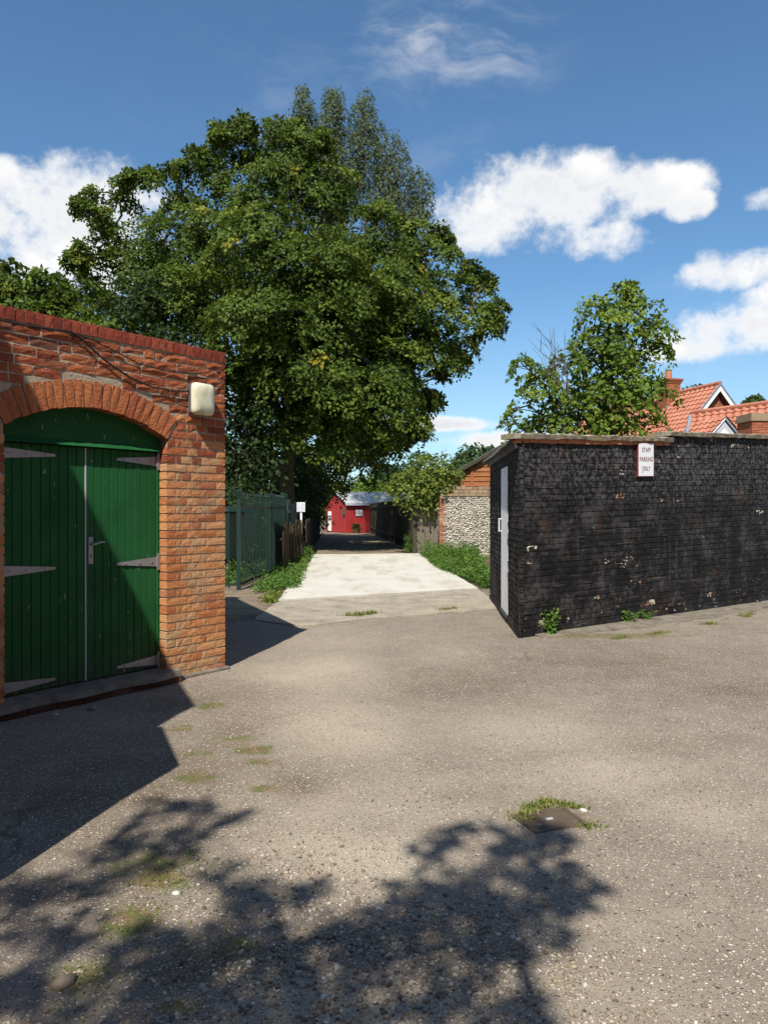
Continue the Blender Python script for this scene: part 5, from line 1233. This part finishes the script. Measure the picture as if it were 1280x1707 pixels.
b = MB(); v0 = px(1162, 702, 26.9); b.tube([B_ + dn * .2 + Vector((0, 0, -.1)), B_ + dn * 1.1 + Vector((0, 0, -.93))], .09, 6); b.build('valley_lead', 'lead', wg)
# gablet
gp_ = px(1207, 696, 24.4); gb = thing('roof_gablet', 'small triangular white and grey gablet above the wall coping', 'gablet', (gp_.x, gp_.y, gp_.z - 1)); fg = Frame((gp_.x, gp_.y, 0), R(12))
zt = gp_.z
def tri(name, s_, dz, y0, y1, mat): b = MB(); b.add([fg(-s_, y0, zt - dz - s_ * 1.05), fg(s_, y0, zt - dz - s_ * 1.05), fg(0, y0, zt - dz), fg(-s_, y1, zt - dz - s_ * 1.05), fg(s_, y1, zt - dz - s_ * 1.05), fg(0, y1, zt - dz)], [(0, 1, 2), (5, 4, 3), (0, 2, 5, 3), (2, 1, 4, 5), (1, 0, 3, 4)]); return b.build(name, mat, gb)
tri('cheek', .75, .06, .0, 1.2, 'lead'); tri('infill', .55, .14, -.02, .1, 'sign_grey'); tri('pane', .30, .36, -.03, .05, 'white_clean')
for s_ in (-1, 1):
    b = MB(); P = [fg(0, -.06, zt - .07), fg(0, -.02, zt - .07), fg(s_ * .80, -.02, zt - .07 - .84), fg(s_ * .80, -.06, zt - .07 - .84)]; b.hexa(P + [v + Vector((0, 0, .10)) for v in P]); b.build('bargeboard', 'lead' if s_ > 0 else 'white_clean', gb)
for s_ in (-1, 1): tiles('gablet_slope', fg(0, -.1, zt + .03), fg(0, 1.4, zt + .03), fg(s_ * .85, 0, 0) - fg(0, 0, 0) + Vector((0, 0, -.89)), gb)
# brick stack at the right edge
bp = px(1290, 700, 22.0); bp = Vector((px(1253, 0, 22).x, 22, 0)); zt2 = px(0, 690, 22).z; fbp = Frame(bp, R(4)); bst = thing('brick_stack', 'broad brick chimney base at the right edge above the wall', 'chimney', (bp.x + .5, 22, 0))
b = MB(); b.box(fbp, .0, 1.3, 0, .8, 0, zt2 - .05); b.build('stack', 'brick_house', bst)
b = MB(); z = 3.0
while z < zt2 - .2:
    x = -.004
    while x < 1.29: l_ = min(rnd.choice([.215, .11]), 1.3 - x); b.box(fbp, x, x + l_ - .012, -.014, .02, z, z + .064, rnd.random()); x += l_
    z += .075
b.build('bricks', 'brick_house', bst, kind='stuff')
b = MB(); b.box(fbp, -.05, 1.35, -.05, .85, zt2 - .20, zt2 - .08); b.box(fbp, -.02, 1.32, -.02, .82, zt2 - .08, zt2 + .03); b.build('cap', 'brick_weathered', bst)

# ------------------------------------------------------------------ weeds, grass, gravel, cover
def weedbed(name, lab, quad, n, seed, hmax, cat='weeds', leaf='leaf_weed', size=.055, M=9, prof=None):
    rng = np.random.default_rng(seed); A_, B_, C_, D_ = [np.array(p_) for p_ in quad]
    u = rng.random(n)[:, None]; v = rng.random(n)[:, None]; P = (A_ * (1 - u) + B_ * u) * (1 - v) + (D_ * (1 - u) + C_ * u) * v
    mask = vnoise(P[:, 0] * 2.3 + 7, P[:, 1] * 1.7); hh = hmax * (.15 + .85 * mask) * (.4 + .8 * rng.random(n)) * (.35 + .65 * np.sin(np.pi * np.clip(u[:, 0] * (prof or 1), 0, 1)) if prof else 1)
    P[:, 2] = .02 + hh * rng.random(n)
    nor = rng.normal(0, .55, (n, 3)) + np.array([0, 0, 1.0]); rad = rng.uniform(.06, .15, n)
    V, Fq_, T = sprays(P, nor, rad, M, size, rng, .4, .25, .2)
    c0 = (A_ + C_) / 2
    mk(name, V, Fq_, leaf, loc=(c0[0], c0[1], 0), tint=T, label=lab, cat=cat, kind='stuff')
weedbed('weed_bed', 'low green weeds along the foot of the railings left of the driveway', [gd(425, 992), gd(492, 985), gd(520, 924), gd(500, 922)], 2300, 81, .36)
weedbed('weed_bed', 'green nettles and weeds in front of the flint wall', [gd(735, 952), gd(822, 985), (3.1, 25.2, 0), (1.25, 25.0, 0)], 3600, 82, .62)
weedbed('weed_bed', 'small clump of yellow-green weeds at the near left corner of the slab', [gd(438, 1010), gd(462, 1007), gd(470, 992), gd(445, 996)], 170, 83, .14, leaf='leaf_climber', size=.04)
weedbed('weed_bed', 'weeds growing beneath the timber gate beside the fence end', [Vector((.7, 25.9, 0)), Vector((1.2, 25.9, 0)), Vector((1.1, 27.2, 0)), Vector((.8, 27.2, 0))], 160, 84, .8)
weedbed('weed_bed', 'scrubby nettles and grass behind the bow-top railing', [(-6.5, 14.8, 0), (-2.9, 14.8, 0), (-2.8, 22, 0), (-6.5, 22, 0)], 2600, 85, .45, leaf='leaf_weed')
def tuft(name, lab, pts, n, hgt, seed, cat='grass', leaf='leaf_blade', spread=.06, sq=.5):
    rng = np.random.default_rng(seed); V = []; F_ = []; T = []; k = 0
    c0 = Vector(pts[0])
    ii = rng.integers(0, len(pts), n)
    for i in range(n):
        b_ = np.array(pts[ii[i]]) + np.array([rng.normal(0, spread), rng.normal(0, spread * sq), 0]); a_ = rng.uniform(0, 6.28); h_ = hgt * rng.uniform(.4, 1.1); le = rng.uniform(.2, .9) * h_
        dirv = np.array([math.cos(a_), math.sin(a_), 0]); sd = np.array([-dirv[1], dirv[0], 0]) * .0028 * (1 + hgt * 6)
        m_ = b_ + dirv * le * .35 + np.array([0, 0, h_ * .65]); tp = b_ + dirv * le + np.array([0, 0, h_ * .85]); b_[2] = 0.0
        V += [b_ - sd, b_ + sd, m_ + sd * .7, m_ - sd * .7, tp, tp + sd * .1]; F_ += [(k, k + 1, k + 2, k + 3), (k + 3, k + 2, k + 5, k + 4)]; tt_ = rng.random(); T += [tt_, tt_]; k += 6
    mk(name, V, F_, leaf, loc=c0, tint=T, label=lab, cat=cat, kind='stuff')
tuft('grass_patch', 'bright grass growing behind and beside the metal drain cover', [gd(x, y) for x, y in ((885, 1352), (900, 1345), (915, 1342), (930, 1346), (945, 1350), (900, 1352), (870, 1366), (872, 1374), (880, 1362), (960, 1352), (985, 1384))], 750, .045, 91, spread=.035)
tuft('grass_patch', 'grass tuft in the crack at the front of the concrete apron', [gd(x, y) for x, y in ((580, 1030), (590, 1030), (600, 1029), (612, 1028), (622, 1026))], 330, .11, 92, spread=.05)
tuft('grass_patch', 'little grass tuft by the apron crack near the black outbuilding', [gd(x, y) for x, y in ((738, 1020), (747, 1019), (757, 1018))], 160, .09, 93, spread=.05)
tuft('grass_patch', 'thin grass line at the left end of the apron edge', [gd(x, y) for x, y in ((490, 1040), (500, 1041), (515, 1040), (535, 1038))], 130, .05, 94, spread=.05)
tuft('grass_patch', 'short grass growing in the moss patch at lower left', [gd(x, y) for x, y in ((265, 1470), (280, 1462), (250, 1480), (225, 1540), (215, 1550), (300, 1455))], 420, .026, 95, spread=.085, sq=1.0)
tuft('grass_patch', 'sparse green grass in the worn ground right of the coach house shadow', [gd(x, y) for x, y in ((415, 1252), (430, 1251), (445, 1253), (430, 1272))], 190, .028, 96, spread=.05)
tuft('grass_patch', 'dark grass and seedlings at the bottom left corner of the yard', [gd(x, y) for x, y in ((140, 1640), (150, 1650), (120, 1660), (80, 1700), (385, 1590), (370, 1600))], 360, .03, 97, spread=.09, sq=1.0)
tuft('grass_patch', 'weedy grass along the stone strip in the middle of the black wall', [gd(x, y) for x, y in ((1085, 1060), (1095, 1058), (1105, 1057), (1030, 1068), (1040, 1066))], 300, .06, 98, spread=.05)
tuft('grass_patch', 'weedy grass by the stone strip at the right edge', [gd(x, y) for x, y in ((1235, 1028), (1245, 1030), (1250, 1026), (1180, 1043), (1190, 1042))], 240, .07, 99, spread=.05)
tuft('grass_patch', 'dry brown grass wisps beside the foot of the brick pier', [gd(x, y) for x, y in ((345, 1178), (355, 1182), (300, 1220), (310, 1140))], 120, .03, 100, spread=.05)
def weed(lab, base, h, seed, n=9, size=.05):
    rng = np.random.default_rng(seed); rnd = random.Random(seed); rt = thing('wall_weed', lab, 'weed', base, 'weeds at the foot of the black wall'); mb_ = MB(); cs = []
    for i in range(n):
        tp = Vector(base) + Vector((rnd.uniform(-.10, .10), rnd.uniform(-.06, .04), h * rnd.uniform(.4, 1))); limb(mb_, base, tp, .004, .0015, rnd, 4, .04, 4)
        for u in np.linspace(.2, 1, 6): cs.append(Vector(base).lerp(tp, u))
    mb_.build('stems', 'leaf_weed', rt); cs = np.array(cs); V, Fq_, T = sprays(cs, rng.normal(0, .5, (len(cs), 3)) + np.array([0, -.3, 1]), np.full(len(cs), .035), 4, size, rng); mk('leaves', V, Fq_, 'leaf_weed', rt, tint=T)
weed('leafy weed standing against the near end of the black wall', FB(.50, -.06, .02), .30, 101)
weed('small weed at the wall foot left of centre below the sign', FB(2.05, -.05, .03), .20, 102, 6, .04)
weed('tiny weed clump hugging the wall directly under the sign', FB(2.45, -.06, .03), .14, 103, 5, .035)

# drain cover
dc = gd(916, 1373); fd = Frame(dc, R(21)); dcv = thing('drain_cover', 'small brown metal drain cover sunk beside the bright grass', 'drain cover', dc)
b = MB()
for (xa, xb, ya, yb) in ((-.155, .155, -.115, -.095), (-.155, .155, .095, .115), (-.155, -.135, -.095, .095), (.135, .155, -.095, .095)): b.box(fd, xa, xb, ya, yb, -.02, .021)
b.build('frame', 'dark_metal', dcv, bevel=.003)
b = MB(); b.hexa([fd(-.13, -.09, -.01), fd(.13, -.09, -.01), fd(.13, .09, -.01), fd(-.13, .09, -.01), fd(-.13, -.09, .016), fd(.13, -.09, .018), fd(.13, .09, .022), fd(-.13, .09, .018)]); b.build('plate', 'dark_metal', dcv, bevel=.003)
b = MB(); b.box(fd, -.018, .018, -.008, .008, .016, .023); b.build('lifting_key', 'sign_grey', dcv)

# loose gravel
def gravel(name, lab, n, area, rlo, rhi, seed, dens=None, flat=(1, .8, .5)):
    rng = np.random.default_rng(seed); P = np.stack([rng.uniform(area[0], area[1], n), rng.uniform(area[2], area[3], n), np.zeros(n)], 1)
    if dens is not None: P = P[rng.random(n) < dens(P[:, 0], P[:, 1])]
    n = len(P); r = rlo + (rhi - rlo) * rng.random(n) ** 2.2
    nz_ = vnoise(P[:, 0] * 1.3, P[:, 1] * 1.3) * .6 + vnoise(P[:, 0] * 5, P[:, 1] * 5) * .3 + vnoise(P[:, 0] * 17, P[:, 1] * 17) * .1
    P[:, 2] = .004 + .016 * nz_ + r * .18
    V, Fi = stones(P, np.stack([r, r * rng.uniform(.6, .95, n), r * rng.uniform(.35, .6, n)], 1), rng, jit=.10)
    mk(name, V, Fi, 'pebble', loc=(0, (area[2] + area[3]) / 2, 0), smooth=True, tint=np.repeat(np.clip(rng.beta(1.7, 2.0, n), 0, 1), 20), label=lab, cat='gravel', kind='stuff')
def dn1(x, y):
    c = gd(640, 1660); d = np.exp(-(((x - c.x) / .55) ** 2 + ((y - c.y) / .42) ** 2)) * 1.5
    d2 = .8 * np.exp(-(((x + .30) / .35) ** 2 + ((y - 2.95) / .35) ** 2))
    return np.clip(np.maximum(d, d2) * (.25 + 1.2 * vnoise(x * 4 + 2, y * 4)), 0, 1)
gravel('loose_gravel', 'loose brown and grey pebbles gathered at the bottom of the picture', 20000, (-1.4, 1.2, 1.7, 3.6), .0045, .014, 111, dn1)
def dn2(x, y): return np.clip(.25 + .75 * vnoise(x * 2 + 5, y * 2), 0, 1) * np.clip(1.25 - y / 7, .1, 1)
gravel('stone_chippings', 'scattered pale stone chippings across the worn asphalt yard', 11000, (-2.6, 3.0, 1.8, 7.5), .0035, .0095, 112, dn2)
for i, (x, y, r, lab) in enumerate(((153, 1186, .055, 'grey stone lying in shade below the door step'), (92, 1195, .035, 'small pale stone near the left of the door step'), (105, 1650, .05, 'rounded dark stone at the bottom left'), (973, 1356, .028, 'pale cream stone by the drain cover'), (293, 1494, .02, 'white pebble on the brown moss patch'))):
    rng = np.random.default_rng(120 + i); g_ = gd(x, y); V, Fi = stones(np.array([[g_.x, g_.y, r * .35]]), np.array([[r, r * .75, r * .5]]), rng, jit=.08)
    mk('stone', V, Fi, 'pebble', loc=(g_.x, g_.y, 0), smooth=True, tint=np.full(20, (.35, .8, .25, .97, 1.0)[i]), label=lab, cat='stone', group='single stones in the yard')
